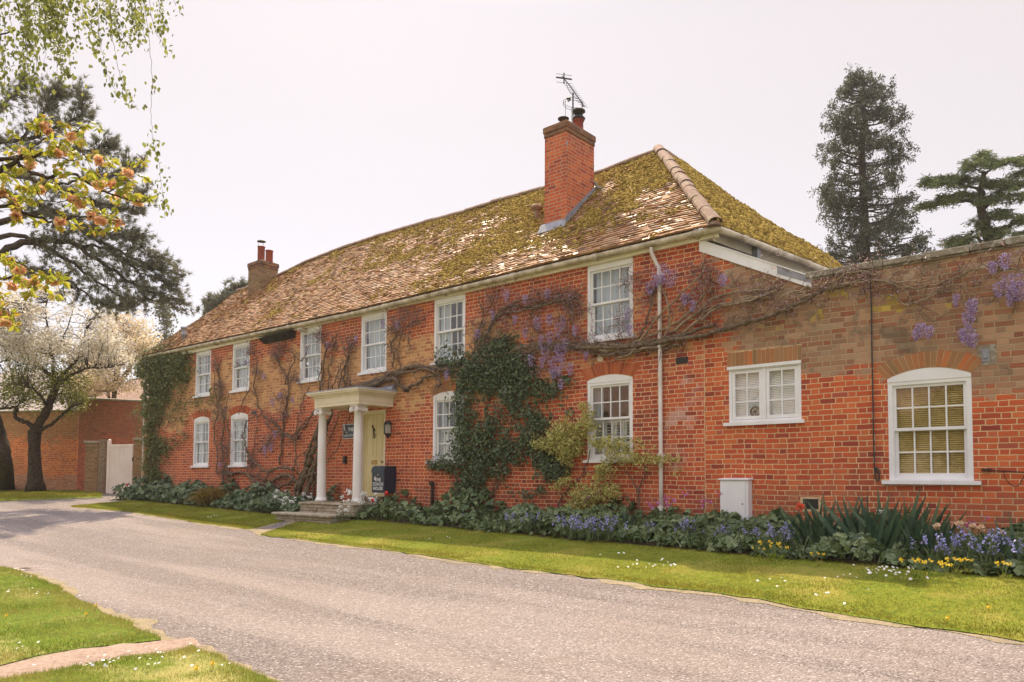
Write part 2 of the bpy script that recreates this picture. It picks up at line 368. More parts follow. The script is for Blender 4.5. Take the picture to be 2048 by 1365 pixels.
M['whiteblind'] = plain('white_blind', (.9, .89, .86), (.86, .85, .82), 5, .6, .2)
M['curtain'] = plain('white_curtain', (.6, .65, .7), (.46, .51, .57), 1.2, .8, .1)
M['shutter'] = plain('white_shutter', (.7, .7, .66), None, 4, .6, .2)
M['roomwall'] = plain('room_wall', (.55, .42, .26), (.42, .3, .18), 1.5, .9, .1)
M['render'] = plain('pale_render', (.5, .42, .36), (.43, .36, .3), 1, .9, .1)
def glass():
    t = NT('window_glass'); fr = t.n('ShaderNodeFresnel'); fr.inputs[0].default_value = 1.5
    bp = t.bump(t.noise(2.5, detail=1), .12, .02); t.l(bp, fr.inputs['Normal'])
    gl = t.n('ShaderNodeBsdfGlossy'); gl.inputs['Roughness'].default_value = .01; t.l(bp, gl.inputs['Normal'])
    tr = t.n('ShaderNodeBsdfTransparent'); tr.inputs[0].default_value = (.93, .95, .95, 1)
    mx = t.n('ShaderNodeMixShader'); t.pos(); t.l(t.math('MULTIPLY', t.math('MULTIPLY_ADD', fr.outputs[0], 1.8, .05, clamp=True), t.math('SUBTRACT', 1., t._g.outputs['Backfacing'])), mx.inputs[0]); t.l(tr.outputs[0], mx.inputs[1]); t.l(gl.outputs[0], mx.inputs[2])
    return t.done(mx.outputs[0])
M['glass'] = glass()
def tiles():
    t = NT('clay_tile'); isl = t.island()
    col = t.ramp(isl, [(0, (.14, .07, .04)), (.25, (.28, .135, .068)), (.6, (.4, .21, .105)), (.85, (.48, .28, .16)), (1, (.38, .27, .17))])
    col = t.mix(t.math('MULTIPLY', t.step(t.noise(40, detail=3), .45, .7), .5), col, (.34, .26, .17))
    col = t.mix(t.math('MULTIPLY', t.step(t.noise(14, detail=3), .55, .7), .35), col, (.1, .06, .04))
    at = t.n('ShaderNodeAttribute', attribute_name='moss'); 
    mf = t.math('MULTIPLY', t.step(t.math('ADD', at.outputs['Fac'], t.math('MULTIPLY', t.math('SUBTRACT', t.noise(11, detail=5, rough=.7), .5), 2.0)), .38, .75), .8)
    mo = t.mix(t.step(t.noise(20, detail=3), .35, .7), (.28, .19, .05), (.18, .12, .035))
    col = t.mix(mf, col, mo)
    gl_ = t.step(t.noise(22, detail=2), .46, .52); rr = t.n('ShaderNodeTexWhiteNoise', noise_dimensions='1D'); t.l(t.math('MULTIPLY', isl, 977.), rr.inputs['W'])
    gm = t.math('MULTIPLY', t.step(rr.outputs[0], .68, .72), gl_); rough = t.math('ADD', t.math('MULTIPLY_ADD', gm, -.38, .8), t.math('MULTIPLY', mf, .1), clamp=True)
    sp = t.math('MULTIPLY', t.math('MULTIPLY_ADD', gm, .3, .12), t.math('MULTIPLY_ADD', mf, -.7, 1.))
    return t.done(t.bsdf(col, rough, sp, t.bump(t.noise(50, detail=3), .4, .006)))
M['tile'] = tiles()
M['ridge'] = islandmat('ridge_tile', [(.22, .13, .095), (.28, .17, .125), (.19, .12, .085)], bump=.5, bscale=30, dirt=(7, (.3, .25, .17), .7))
M['moss'] = leafmat('moss', [(.13, .085, .024), (.26, .175, .04), (.36, .245, .058), (.45, .32, .09)], trans=.1, rough=.95, spec=.02)
M['bark'] = plain('bark', (.085, .062, .045), (.035, .026, .022), 14, .95, .1, .9, 25)
M['barkgrey'] = plain('grey_bark', (.11, .09, .075), (.05, .042, .036), 12, .95, .1, .8, 20)
M['vine'] = plain('vine_bark', (.2, .15, .1), (.1, .07, .048), 16, .9, .1, .6, 40)
M['vinepale'] = plain('pale_vine_bark', (.36, .28, .19), (.22, .16, .1), 16, .9, .1, .4, 40)
M['twig'] = plain('twig', (.2, .135, .1), (.11, .07, .055), 30, .9, .1)
M['bud'] = leafmat('wisteria_bud', [(.24, .15, .12), (.36, .23, .22), (.42, .29, .34), (.3, .21, .14)], .2)
M['budpale'] = leafmat('pale_wisteria_bud', [(.5, .36, .32), (.62, .46, .44), (.42, .3, .26)], .25)
M['wist'] = leafmat('wisteria_petal', [(.26, .16, .38), (.42, .3, .56), (.56, .44, .68), (.7, .6, .78)], .3)
M['ivy'] = leafmat('ivy_leaf', [(.035, .06, .026), (.065, .1, .04), (.105, .145, .06), (.17, .21, .1)], .15, .38, .45)
M['ivydark'] = leafmat('climber_leaf', [(.06, .085, .025), (.1, .125, .034), (.16, .18, .055), (.26, .25, .08)], .2, .4, .4)
M['euon'] = leafmat('variegated_leaf', [(.2, .22, .05), (.4, .38, .1), (.56, .5, .16), (.68, .6, .26)], .25, .45, .3)
M['bed'] = leafmat('bed_leaf', [(.05, .08, .026), (.085, .125, .042), (.13, .175, .065), (.2, .24, .105)], .2, .45, .35)
M['bedgrey'] = leafmat('grey_green_leaf', [(.075, .115, .055), (.13, .18, .09), (.2, .245, .13)], .2, .5, .3)
M['iris'] = leafmat('iris_blade', [(.035, .075, .04), (.06, .11, .06), (.09, .14, .075)], .25, .4, .4)
M['bluebell'] = leafmat('bluebell_petal', [(.16, .16, .42), (.24, .24, .54), (.33, .32, .62), (.43, .4, .68)], .3)
M['yellow'] = leafmat('yellow_petal', [(.7, .42, .02), (.8, .55, .03), (.8, .62, .08)], .25)
M['pink'] = leafmat('magenta_petal', [(.45, .1, .35), (.55, .2, .5)], .25)
M['red'] = leafmat('red_petal', [(.6, .012, .008), (.75, .03, .015)], .25, .35, .4)
M['coral'] = leafmat('coral_petal', [(.7, .09, .04), (.8, .17, .08)], .25)
M['petal'] = leafmat('white_petal', [(.7, .68, .62), (.8, .8, .76)], .25)
M['peach'] = leafmat('peach_petal', [(.62, .42, .26), (.7, .5, .33)], .25)
M['tussock'] = leafmat('tussock_blade', [(.15, .12, .02), (.26, .19, .035), (.2, .11, .025), (.34, .23, .06)], .3, .5, .2)
M['grass'] = leafmat('grass_blade', [(.105, .14, .014), (.18, .205, .02), (.27, .265, .03), (.38, .33, .065)], .35, .6, .15, big=(.7, (.34, .27, .05)))
M['grassn'] = leafmat('near_grass_blade', [(.085, .15, .015), (.145, .215, .02), (.23, .275, .03), (.38, .34, .09)], .35, .6, .15, big=(.8, (.46, .36, .12)))
M['pine'] = leafmat('pine_needle', [(.11, .115, .08), (.175, .175, .12), (.25, .24, .16)], .35, .55, .25)
M['sequoia'] = leafmat('conifer_spray', [(.045, .055, .042), (.075, .085, .062), (.115, .12, .082), (.16, .15, .1)], .25, .6, .2)
M['cedar'] = leafmat('cedar_spray', [(.08, .11, .05), (.14, .175, .07), (.24, .27, .1)], .35, .6, .2)
M['birch'] = leafmat('birch_leaf', [(.13, .15, .035), (.22, .24, .06), (.32, .33, .09)], .5, .5, .25)
M['cherryleaf'] = leafmat('cherry_leaf', [(.27, .31, .03), (.4, .41, .045), (.54, .5, .07), (.44, .27, .05)], .5, .45, .25)
M['kanzan'] = leafmat('cherry_petal', [(.66, .32, .17), (.76, .44, .25), (.82, .56, .36)], .45)
M['blossom'] = leafmat('blossom_petal', [(.58, .52, .43), (.7, .64, .55), (.8, .74, .66), (.36, .33, .18)], .45)
M['blossomcream'] = leafmat('cream_blossom_petal', [(.55, .43, .28), (.68, .56, .4), (.78, .66, .5), (.4, .33, .14)], .5)
M['youngleaf'] = leafmat('young_leaf', [(.1, .13, .02), (.18, .2, .03), (.28, .27, .05)], .45)
M['bgtree'] = leafmat('hazy_foliage', [(.1, .11, .07), (.15, .15, .09), (.2, .18, .1)], .2)
def ground_mats():
    t = NT('chip_road'); p = t.pos()
    vo = t.n('ShaderNodeTexVoronoi'); vo.inputs['Scale'].default_value = 60; t.l(p, vo.inputs['Vector'])
    sp = t.n('ShaderNodeSeparateColor'); t.l(vo.outputs['Color'], sp.inputs[0])
    c = t.ramp(sp.outputs[0], [(0, (.07, .056, .051)), (.3, (.14, .113, .103)), (.7, (.198, .161, .148)), (.93, (.26, .22, .205)), (1, (.42, .385, .37))])
    mp = t.n('ShaderNodeMapping'); mp.inputs['Rotation'].default_value = (0, 0, .02); mp.inputs['Scale'].default_value = (.12, 1.1, 1); t.l(p, mp.inputs[0])
    f1 = t.step(t.noise(1.0, mp.outputs[0], 3), .42, .66)
    c = t.mix(t.math('MULTIPLY', f1, .5), c, t.mix(.45, c, (.5, .41, .36)))
    c = t.mix(t.math('MULTIPLY', t.step(t.noise(.7, detail=5), .45, .7), .4), c, t.mix(.5, c, (.2, .145, .115)))
    c = t.mix(t.math('MULTIPLY', t.step(t.noise(25, detail=4), .5, .7), .35), c, t.mix(.5, c, (.13, .095, .08)))
    h = t.math('ADD', t.math('SUBTRACT', 1., vo.outputs['Distance']), t.noise(60, detail=2))
    M['road'] = t.done(t.bsdf(c, .85, .25, t.bump(h, .9, .012)))
    def turf(nm, a, b, cdry, dark=None):
        t = NT(nm); c = t.mix(t.step(t.noise(45, detail=4), .35, .65), a, b)
        if dark: c = t.mix(t.math('MULTIPLY', t.step(t.noise(7, detail=5, rough=.75), .47, .62), .6), c, dark); c = t.mix(t.math('MULTIPLY', t.step(t.noise(28, detail=3), .52, .64), .55), c, dark)
        c = t.mix(t.math('MULTIPLY', t.step(t.noise(.9, detail=5, rough=.65), .48, .68), .75), c, cdry)
        M[nm] = t.done(t.bsdf(c, .95, .05, t.bump(t.noise(80, detail=3), .8, .02)))
    turf('turf', (.14, .175, .02), (.22, .225, .03), (.31, .26, .06), (.065, .11, .015)); turf('turfnear', (.11, .165, .02), (.18, .215, .03), (.44, .36, .15), (.06, .11, .018))
    turf('verge', (.3, .235, .15), (.35, .28, .19), (.22, .18, .14), (.17, .16, .07)); turf('path', (.33, .235, .19), (.4, .3, .24), (.28, .2, .15), (.24, .165, .125)); turf('soil', (.05, .038, .025), (.08, .06, .04), (.04, .05, .02))
    turf('field', (.1, .12, .03), (.15, .15, .04), (.2, .17, .06))
ground_mats()
# ------------------------------------------------------------------ ground
def inpoly(P, poly):
    x, y = P[:, 0], P[:, 1]; r = np.zeros(len(P), bool); n = len(poly)
    for i in range(n):
        x0, y0 = poly[i][:2]; x1, y1 = poly[(i+1) % n][:2]
        if y0 == y1: continue
        c = ((y0 > y) != (y1 > y)) & (x < (x1-x0)*(y-y0)/(y1-y0)+x0); r ^= c
    return r
def densify(poly, step=.25, jit=.03):
    o = []; n = len(poly)
    for i in range(n):
        a = np.array(poly[i][:2], float); b = np.array(poly[(i+1) % n][:2], float); L = np.linalg.norm(b-a)
        k = max(1, min(200, int(L/step)))
        for j in range(k):
            q = a+(b-a)*j/k
            if j: q = q + rng.normal(0, jit, 2)
            o.append(q)
    return np.array(o)
def sheet(name, poly, dz, mt, label=None, cat=None, kind='structure', grid=.6, step=.25, jit=.03, zf=gz, edge=.009):
    bd = densify(poly, step, jit); lo, hi = bd.min(0), bd.max(0)
    gx, gy = np.meshgrid(np.arange(lo[0], hi[0], grid), np.arange(lo[1], hi[1], grid)); g = np.stack([gx.ravel(), gy.ravel()], 1)
    g = g[inpoly(g, bd)]; n = len(bd)
    V = [Vector(p) for p in bd] + [Vector(p) for p in g]
    vo, _, fo, *_ = geometry.delaunay_2d_cdt(V, [(i, (i+1) % n) for i in range(n)], [], 1, 1e-4)
    P = np.array([(v.x, v.y) for v in vo]); z = zf(P[:, 0], P[:, 1])+np.where(np.arange(len(P)) < n, min(dz, edge), dz)
    mb = MB(); mb.add(np.column_stack([P, z]), np.array([f for f in fo if len(f) == 3]))
    o = mb.build(name, mt, smooth=True); fixup(o)
    return tag(o, label, cat, None, kind), bd
def fixup(o):
    me = o.data; bm = bmesh.new(); bm.from_mesh(me)
    for f in bm.faces:
        if f.normal.z < 0: f.normal_flip()
    bm.to_mesh(me); bm.free()
import bmesh
g2 = lambda L: [tuple(G(*p)[:2]) for p in L]
# wide ground that reaches the horizon
mb = MB(); xs = np.concatenate([[-600, -300, -150, -90], np.arange(-60, 31, 1.5), [60, 120, 300, 600]]); ys = np.concatenate([[-600, -300, -120, -60], np.arange(-40, 31, 1.5), [60, 120, 300, 600]])
X, Y = np.meshgrid(xs, ys); Zg = gz(X, Y)-.12; i, j = np.meshgrid(np.arange(len(ys)-1), np.arange(len(xs)-1), indexing='ij'); nx = len(xs)
mb.add(np.stack([X, Y, Zg], -1).reshape(-1, 3), np.stack([i*nx+j, i*nx+j+1, (i+1)*nx+j+1, (i+1)*nx+j], -1).reshape(-1, 4))
tag(mb.build('ground', M['field'], smooth=True), None, None, None, 'structure')
E_far = g2([(520,1071),(800,1105),(1000,1135),(1430,1188),(1700,1235),(2048,1287)])
E_left = g2([(140,1014),(260,1025),(400,1047),(500,1060)])
road_poly = [(22, -3.6), (22, -12)] + [(0, -12.2), (-40, -12), (-75, -9), (-75, 2.5), (-38, 2.2), (-30, .1), (-27, -.8), (-24, -1.6), (-4, -1.6)]
sheet('road', road_poly, 0, M['road'], grid=.4, step=.8)
def off(L, d): return [(x, y-d) for x, y in L]
bedR = g2([(672,1040),(760,1047),(1000,1072),(1250,1094),(1500,1118),(1800,1143),(2048,1166)])
bedL = g2([(222,1000),(330,1010),(450,1022),(588,1038)])
right_lawn = E_far + [(3.5, E_far[-1][1]-.25), (12, E_far[-1][1]-.4), (12, -1.0)] + [(1, bedR[-1][1]+.3)] + [(x, y+.35) for x, y in bedR[::-1]] + [(-15.2, -1.75)]
left_lawn = E_left + [(bedL[-1][0], bedL[-1][1]-.05)] + [(x, y+.3) for x, y in bedL[::-1]] + [(E_left[0][0]-.2, bedL[0][1])]
_, bdR = sheet('lawn', right_lawn, .035, M['turf'], grid=.4, edge=.014)
_, bdL = sheet('lawn', left_lawn, .035, M['turf'], grid=.4, edge=.014)
def grow(poly, d):
    c = densify(poly, .14, .0); T = np.roll(c, -6, 0)-np.roll(c, 6, 0); T /= np.linalg.norm(T, axis=1)[:, None]+1e-9
    nz_ = lambda f: np.array([mnoise.noise(Vector((x*f, y*f, f))) for x, y in c]); wd = d*np.clip(.55+1.1*nz_(.8)+.9*nz_(4.), .05, 2.)
    return c+wd[:, None]*np.column_stack([T[:, 1], -T[:, 0]])
def ccw(poly):
    a = sum(poly[k][0]*poly[(k+1) % len(poly)][1]-poly[(k+1) % len(poly)][0]*poly[k][1] for k in range(len(poly)))
    return poly if a > 0 else poly[::-1]
sheet('verge', [tuple(q) for q in grow(ccw(right_lawn), .15)], .012, M['verge'], grid=.4, step=9, jit=0, edge=.004)
sheet('verge', [tuple(q) for q in grow(ccw(left_lawn), .12)], .012, M['verge'], grid=.4, step=9, jit=0, edge=.004)
path_poly = g2([(640,1046),(560,1057),(500,1061),(520,1074),(575,1062),(690,1046)])
sheet('path', [(-14.2, -1.5), (-15.9, -1.5)] + path_poly[1:5], .02, M['verge'], grid=.3, step=.15, edge=.006)
soil = [(-27.2, .05)] + [(x, y) for x, y in bedL] + [(-15.95, bedL[-1][1]+.2), (-15.95, .05)]
sheet('flower_bed', soil, .07, M['soil'], grid=.5)
soil2 = [(-13.9, .05), (-13.9, -1.2)] + bedR + [(3.5, bedR[-1][1]), (3.5, .05)]
sheet('flower_bed', soil2, .07, M['soil'], grid=.5)
N1 = g2([(0,1136),(75,1155),(150,1196),(240,1240),(322,1280),(322,1283),(160,1300),(0,1335)])
near1 = [(-75, -9.2), (-40, N1[0][1]-.05)] + N1 + [(N1[-1][0]-.8, -18), (-40, -22), (-75, -22)]
N2 = g2([(0,1362),(180,1332),(385,1296),(440,1315),(500,1345),(545,1365)])
near2 = [(-8.2, -18)] + N2 + [(-3.5, N2[-1][1]-.12), (2, N2[-1][1]-.3), (20, -9.6), (20, -22), (-8, -22)]
_, bdN1 = sheet('lawn', near1, .03, M['turfnear'], grid=.5, edge=.014)
_, bdN2 = sheet('lawn', near2, .03, M['turfnear'], grid=.5, edge=.014)
sheet('verge', [tuple(q) for q in grow(ccw(near1), .16)], .012, M['verge'], grid=.5, step=9, jit=0, edge=.004)
sheet('verge', [tuple(q) for q in grow(ccw(near2), .16)], .012, M['verge'], grid=.5, step=9, jit=0, edge=.004)
pp = g2([(345,1274),(385,1290)])
sheet('path', [N1[5], (pp[0][0]+.2, pp[0][1]+.1), (pp[1][0]+.2, pp[1][1]+.05), N2[2], N2[1], N2[0], (-8.3, -18), (N1[-1][0]-.7, -18), N1[-1], N1[-2]], .02, M['path'], grid=.4, step=.15, edge=.007)
strip = g2([(-260,1003),(0,1003),(60,1001),(165,997),(205,996)])+g2([(200,986),(-260,982)])
_, bdS = sheet('lawn', strip, .05, M['turf'], grid=.5)

# ------------------------------------------------------------------ house shell
XL, XR, YB, KE = -27.35, -5.9, 7.2, .134
house = thing('coach_house', 'long two-storey red brick coach house with a mossy clay tile roof and white sash windows', 'house', (-16.5, 0, .1))
UP = [(-23.9,-22.91),(-21.55,-20.56),(-17.93,-16.95),(-15.24,-14.25),(-12.57,-11.58),(-8.31,-7.3)]
LO = [(-23.93,-22.91),(-21.57,-20.58),(-12.58,-11.6),(-8.31,-7.31)]
UZ = (3.6, 5.075); LZ = (1.34, 2.86)
DOOR = (-15.19, -14.25, .5, 2.66)
def wallgrid(mb, x0, x1, z0, z1, holes, depth=.22, y=0., mi=0, zmax=None):
    xs = sorted({x0, x1, *[h[0] for h in holes], *[h[1] for h in holes]}); zs = sorted({z0, z1, *[h[2] for h in holes], *[h[3] for h in holes]})
    for a, b in zip(xs, xs[1:]):
        for c, d in zip(zs, zs[1:]):
            cx, cz = (a+b)/2, (c+d)/2
            if any(h[0] < cx < h[1] and h[2] < cz < h[3] for h in holes): continue
            mb.quads([[(a,y,c),(b,y,c),(b,y,d),(a,y,d)]], mi)
    for h in holes:
        a, b, c, d = h; y2 = y+depth
        mb.quads([[(a,y,c),(a,y2,c),(a,y2,d),(a,y,d)],[(b,y,c),(b,y,d),(b,y2,d),(b,y2,c)],[(a,y,c),(b,y,c),(b,y2,c),(a,y2,c)],[(a,y,d),(a,y2,d),(b,y2,d),(b,y,d)]], mi)
mb = MB(); wallgrid(mb, XL, XR, -.3, 5.12, [(a, b, *UZ) for a, b in UP]+[(a, b, *LZ) for a, b in LO]+[DOOR])
part('front_wall', mb, M['brick'], house)
mb = MB(); mb.quads([[(XR-.002,0,-.3),(XR+KE*YB,YB,-.3),(XR+KE*YB,YB,5.1),(XR-.002,0,5.1)]]); part('end_wall', mb, M['board'], house)
mb = MB(); mb.add([(XL,0,-.3),(XL,YB,-.3),(XL,YB,5.2),(XL,3.4,8.4),(XL,0,5.2)], [(0,1,2,3,4)]); mb.quads([[(XL,YB,-.3),(XR,YB,-.3),(XR,YB,5.3),(XL,YB,5.3)]])
part('back_wall', mb, M['brick_old'], house)

# roof
HX = -5.6; RID = W(1318, 302, 3.4); EZ = 5.24
_rp = np.array([W(a, b, 3.4) for a, b in [(520,569),(548,557),(620,522),(700,492),(800,460),(925,426),(1000,402),(1080,380),(1205,346),(1250,327),(1318,302)]])
def zr(x): return np.interp(x, _rp[:, 0], _rp[:, 2])
def ze(x): return np.interp(x, [-26.9, -15.45, -8.58, -5.6], [5.33, 5.2, 5.245, EZ])
def lump(a, b): return .022*np.sin(a*1.7+b*2.1)+.016*np.sin(a*.63-b*1.3+1)+.012*np.sin(a*3.9+b*4.7)
def PF(x, s):
    q = s + .0
    return np.stack([x, -.2+3.6*s, ze(x)+(zr(x)-ze(x))*q-.10*np.sin(np.pi*np.clip(q, 0, 1))*.6+lump(x, s*5)*np.sin(np.pi*np.clip(s, .0, 1))**.5], -1)
NF = unit(np.array([0, -3.37, 3.6])); NE = unit(np.array([1., -.134, 1.08]))
KE = .134; KX = (RID[0]-HX-3.6*KE)/(RID[2]-EZ)            # the end wall is out of square
def onend(px, py):
    d = ray(px, py); t = (HX+KE*(CAM[1]+.2)+KX*(CAM[2]-EZ)-CAM[0])/(d[0]-KE*d[1]-KX*d[2]); return CAM+d*t
_re = np.array([onend(a, b) for a, b in [(1331,301),(1371,329),(1408,358),(1445,387),(1481,411),(1518,433),(1554,457),(1591,477),(1628,497),(1675,527),(1720,560)]])
_rs = (_re[:, 2]-EZ)/(RID[2]-EZ); o_ = np.argsort(_rs)
def yrear(s): return np.interp(s, _rs[o_], _re[o_, 1])
def PE(y, s): return np.stack([HX+KE*(y+.2)+s*(RID[2]-EZ)*KX, y, EZ+s*(RID[2]-EZ)+lump(y*1.3, s*4)*.8*np.clip(s*4, 0, 1)], -1)
def vnoise(P, f, seed=0.): return np.array([mnoise.fractal(Vector((p[0]*f+seed, p[1]*f, p[2]*f)), .9, 2., 4) for p in P])
def moss_front(P, s):
    x = P[:, 0]; b = -.40 + .52*s**1.2*sm((x+24)/9) + .46*np.exp(-((x+11.2-1.2*(s-.4))/1.7)**2) + .2*sm((x+9.6)/1.5)*(.3+s) + .2*np.exp(-((s-.97)/.1)**2) + .1*sm((x+20)/8)
    return .42 + b + .45*vnoise(P, .62) + .5*vnoise(P, 2.6, 9.)
def moss_end(P, s): return .68 + .25*vnoise(P, .8, 4.) + .5*vnoise(P, 2.7, 2.)
def tile_slope(P, nrm, rows, u0f, u1f, tw, mossf):
    V = []; Ms = []; ds = 1./rows
    for k in range(rows):
        s = k*ds; a, b = u0f(s+ds*.5), u1f(s+ds*.5)
        if b-a < .05: continue
        off_ = (tw*.5 if k % 2 else 0)+rng.normal(0, .008)
        e = np.arange(a-off_, b+tw, tw); e = np.clip(e+rng.normal(0, .003, len(e)), a, b); L, Rr = e[:-1], e[1:]
        ok = Rr-L > .03; L, Rr = L[ok]+.002, Rr[ok]-.002; n = len(L)
        lift = .029+rng.normal(0, .006, n)+(rng.random(n) < .05)*rng.random(n)*.02; tw_ = rng.normal(0, .0035, n); sj = rng.normal(0, .006, n)*ds*9
        s0 = s+sj*.5; s1 = s+ds*1.18
        N = np.asarray(nrm)[None]
        A = P(L, s0)+N*(lift-tw_)[:, None]; B = P(Rr, s0)+N*(lift+tw_)[:, None]; C = P(Rr, s1+0*L)+N*.006; D = P(L, s1+0*L)+N*.006
        A2 = P(L, s0)-N*.004; B2 = P(Rr, s0)-N*.004
        V.append(np.stack([A, B, C, D, A2, B2], 1)); ctr = (A+B+C+D)/4; Ms.append(np.repeat(mossf(ctr, s), 6))
    V = np.concatenate(V); n = len(V); mb = MB(); i = np.arange(n)[:, None]*6
    mb.v.append(V.reshape(-1, 3)); mb.n = n*6
    F = np.concatenate([i+np.array([[0,1,2,3]]), i+np.array([[4,5,1,0]])]); T = np.concatenate([i+np.array([[4,0,3]]), i+np.array([[5,2,1]])])
    mb.f = [(F, 0), (T, 0)]
    return mb, np.concatenate(Ms)
XV = -27.5
mb, ms = tile_slope(PF, NF, 47, lambda s: XV, lambda s: HX+s*(RID[0]-HX), .168, moss_front)
mb2, ms2 = tile_slope(PE, NE, 45, lambda s: -.2+3.6*s, lambda s: float(yrear(s)), .168, moss_end)
mb.v += mb2.v; mb.f += [(f+mb.n, q) for f, q in mb2.f]; mb.n += mb2.n; ms = np.concatenate([ms, ms2])
# underlay and rear slope
xs = np.linspace(XV, RID[0], 40)
def under(Pa, Pb): 
    global ms
    Pa, Pb = np.asarray(Pa), np.asarray(Pb); mb.quads(np.stack([Pa[:-1], Pa[1:], Pb[1:], Pb[:-1]], 1)); ms = np.concatenate([ms, np.zeros((len(Pa)-1)*4)])
ss = np.linspace(0, 1, 30)
for s0, s1 in zip(ss[:-1], ss[1:]):
    t = np.linspace(0, 1, 40); f = lambda s: PF(XV+t*(HX+s*(RID[0]-HX)-XV), s+0*t)-NF*.02
    under(f(s0), f(s1))
    g = lambda s: PE(-.2+3.6*s+t*(yrear(s)-(-.2+3.6*s)), s+0*t)-NE*.02
    under(g(s0), g(s1))
under(np.stack([xs, 0*xs+3.4, zr(xs)-.02], -1), np.stack([xs, 0*xs+YB+.3, 0*xs+5.2], -1))
rr = _re[::-1]; under(rr-np.array([0,0,.02]), np.stack([rr[:, 0]-.3, 0*rr[:, 0]+YB+3.2, 0*rr[:, 0]+5.0], -1))
roof = part('roof', mb, M['tile'], house, attr=('moss', ms))
# verge board edge at the left gable
mb = MB(); vs_ = np.linspace(0, 1, 12); A = PF(0*vs_+XV, vs_)
mb.tube(A-np.array([.0, 0, .05]), .055, 5); part('verge_board', mb, M['board'], roof)
# moss cushions
def cushions(P, r, nrm):
    th = np.arange(6)/6*2*math.pi; n = unit(np.asarray(nrm)); t = unit(np.cross(n, [0, 0, 1.])); b = np.cross(n, t)
    N = len(P); j = lambda a: 1+rng.normal(0, a, (N, 6, 1))
    ring = (t*np.cos(th)[:, None]+b*np.sin(th)[:, None])[None]
    r_ = r[:, None, None]; lo = P[:, None]+ring*r_*j(.2); hi = P[:, None]+ring*r_*.55*j(.2)+n*r_*.62*j(.25)
    V = np.concatenate([lo, hi], 1).reshape(-1, 3); i = np.arange(N)[:, None]*12
    q = np.array([[k, (k+1) % 6, 6+(k+1) % 6, 6+k] for k in range(6)]); return V, (i[:, None]+q[None]).reshape(-1, 4), (i+np.array([list(range(6, 12))]))
mb = MB()
n = 125000; s = rng.random(n)**.85; s = np.clip((np.floor(s*47)+rng.normal(.08, .11, n))/47, 0, .995); x = XV+rng.random(n)*(HX+s*(RID[0]-HX)-XV); P = PF(x, s); mv = moss_front(P, s); k = mv+rng.normal(0, .22, n) > .70
P = P[k]+NF*.024; v, q, c = cushions(P, np.abs(rng.normal(.008, .012, len(P)))+.011, NF); b0 = mb.n; mb.add(v, q); mb.f.append((c+b0, 0))
n = 42000; s = rng.random(n); s = np.clip((np.floor(s*45)+rng.normal(.08, .12, n))/45, 0, .99); y0 = -.2+3.6*s; y = y0+rng.random(n)*(yrear(s)-y0); P = PE(y, s); mv = moss_end(P, s); k = mv+rng.normal(0, .25, n) > .66
P = P[k]+NE*.024; v, q, c = cushions(P, np.abs(rng.normal(.012, .014, len(P)))+.012, NE); b0 = mb.n; mb.add(v, q); mb.f.append((c+b0, 0))
mo = part('moss', mb, M['moss'], roof, smooth=True); mo['kind'] = 'stuff'
def halfround(mb, A, B, r0, r1, up, seg=8):
    A, B = np.asarray(A), np.asarray(B); d = unit(B-A); side = unit(np.cross(d, up)); nn = np.cross(side, d)
    th = np.linspace(-.15, math.pi+.15, seg); f = lambda c, r: c+r*(side*np.cos(th)[:, None]+nn*np.sin(th)[:, None]*.8)
    a, b, a2 = f(A, r0), f(B, r1), f(A, r0-.016)
    mb.quads(np.stack([a[:-1], b[:-1], b[1:], a[1:]], 1)); mb.quads(np.stack([a2[:-1], a[:-1], a[1:], a2[1:]], 1))
mb = MB(); hp = np.linspace(0, 1, 17); H0 = np.array([HX, -.2, EZ+.03]); H1 = RID+np.array([0, 0, .03])
for a, b in zip(hp[:-1], hp[1:]):
    o1 = rng.normal(0, .006, 3); halfround(mb, H0+(H1-H0)*(a-.01)+o1, H0+(H1-H0)*(b+.012)+o1, .128+rng.normal(0, .005), .118, np.array([.35, -.35, .85]))
mb.lathe([(.01, -.02), (.13, -.02), (.13, .0), (.1, .05), (.02, .06)], H0+(H1-H0)*.005-np.array([0, 0, .06]), 8)
part('hip_tiles', mb, M['ridge'], roof)
mb = MB(); rx = np.arange(XV, RID[0], .34)
for a in rx: b = min(a+.36, RID[0]); o1 = rng.normal(0, .006); halfround(mb, (a, 3.4, zr(a)-.03+o1), (b, 3.4, zr(b)-.03+o1), .13, .125, np.array([0, 0, 1.]))
for a, b in zip(_re[:-2], _re[1:-1]): halfround(mb, b-[0,0,.06], a-[0,0,.06], .1, .1, np.array([.3, .3, .8]))
part('ridge_tiles', mb, M['ridge'], roof)
# fascia and gutter
mb = MB(); xs = np.linspace(XL-.08, HX+.02, 30); e = ze(xs)
bot = 5.06+0*xs; top = e-.1
P0 = np.stack([xs, 0*xs-.075, bot], -1); P1 = np.stack([xs, 0*xs-.075, top], -1); back0 = P0+[0, .07, 0]
mb.quads(np.stack([P0[:-1], P0[1:], P1[1:], P1[:-1]], 1)); mb.quads(np.stack([back0[:-1], back0[1:], P0[1:], P0[:-1]], 1))
XF = -5.68
ys = np.linspace(-.09, 8.2, 20); Q0 = np.stack([XF+KE*(ys+.1), ys, 0*ys+5.0], -1); Q1 = Q0+[0, 0, .17]
mb.quads(np.stack([Q0[:-1], Q0[1:], Q1[1:], Q1[:-1]], 1)); mb.quads(np.stack([Q0[:-1], Q0[1:], Q1[1:], Q1[:-1]], 1)); mb.quads([[(XR-.02,-.07,5.05),(XF,-.07,5.05),(XF+KE*8.3,8.2,5.05),(XR-.02+KE*8.3,8.2,5.05)]])
part('fascia', mb, M['cream'], house)
mb = MB(); xs = np.linspace(XV, HX-.03, 40); gp = np.stack([xs, 0*xs-.15, ze(xs)-.075], -1)
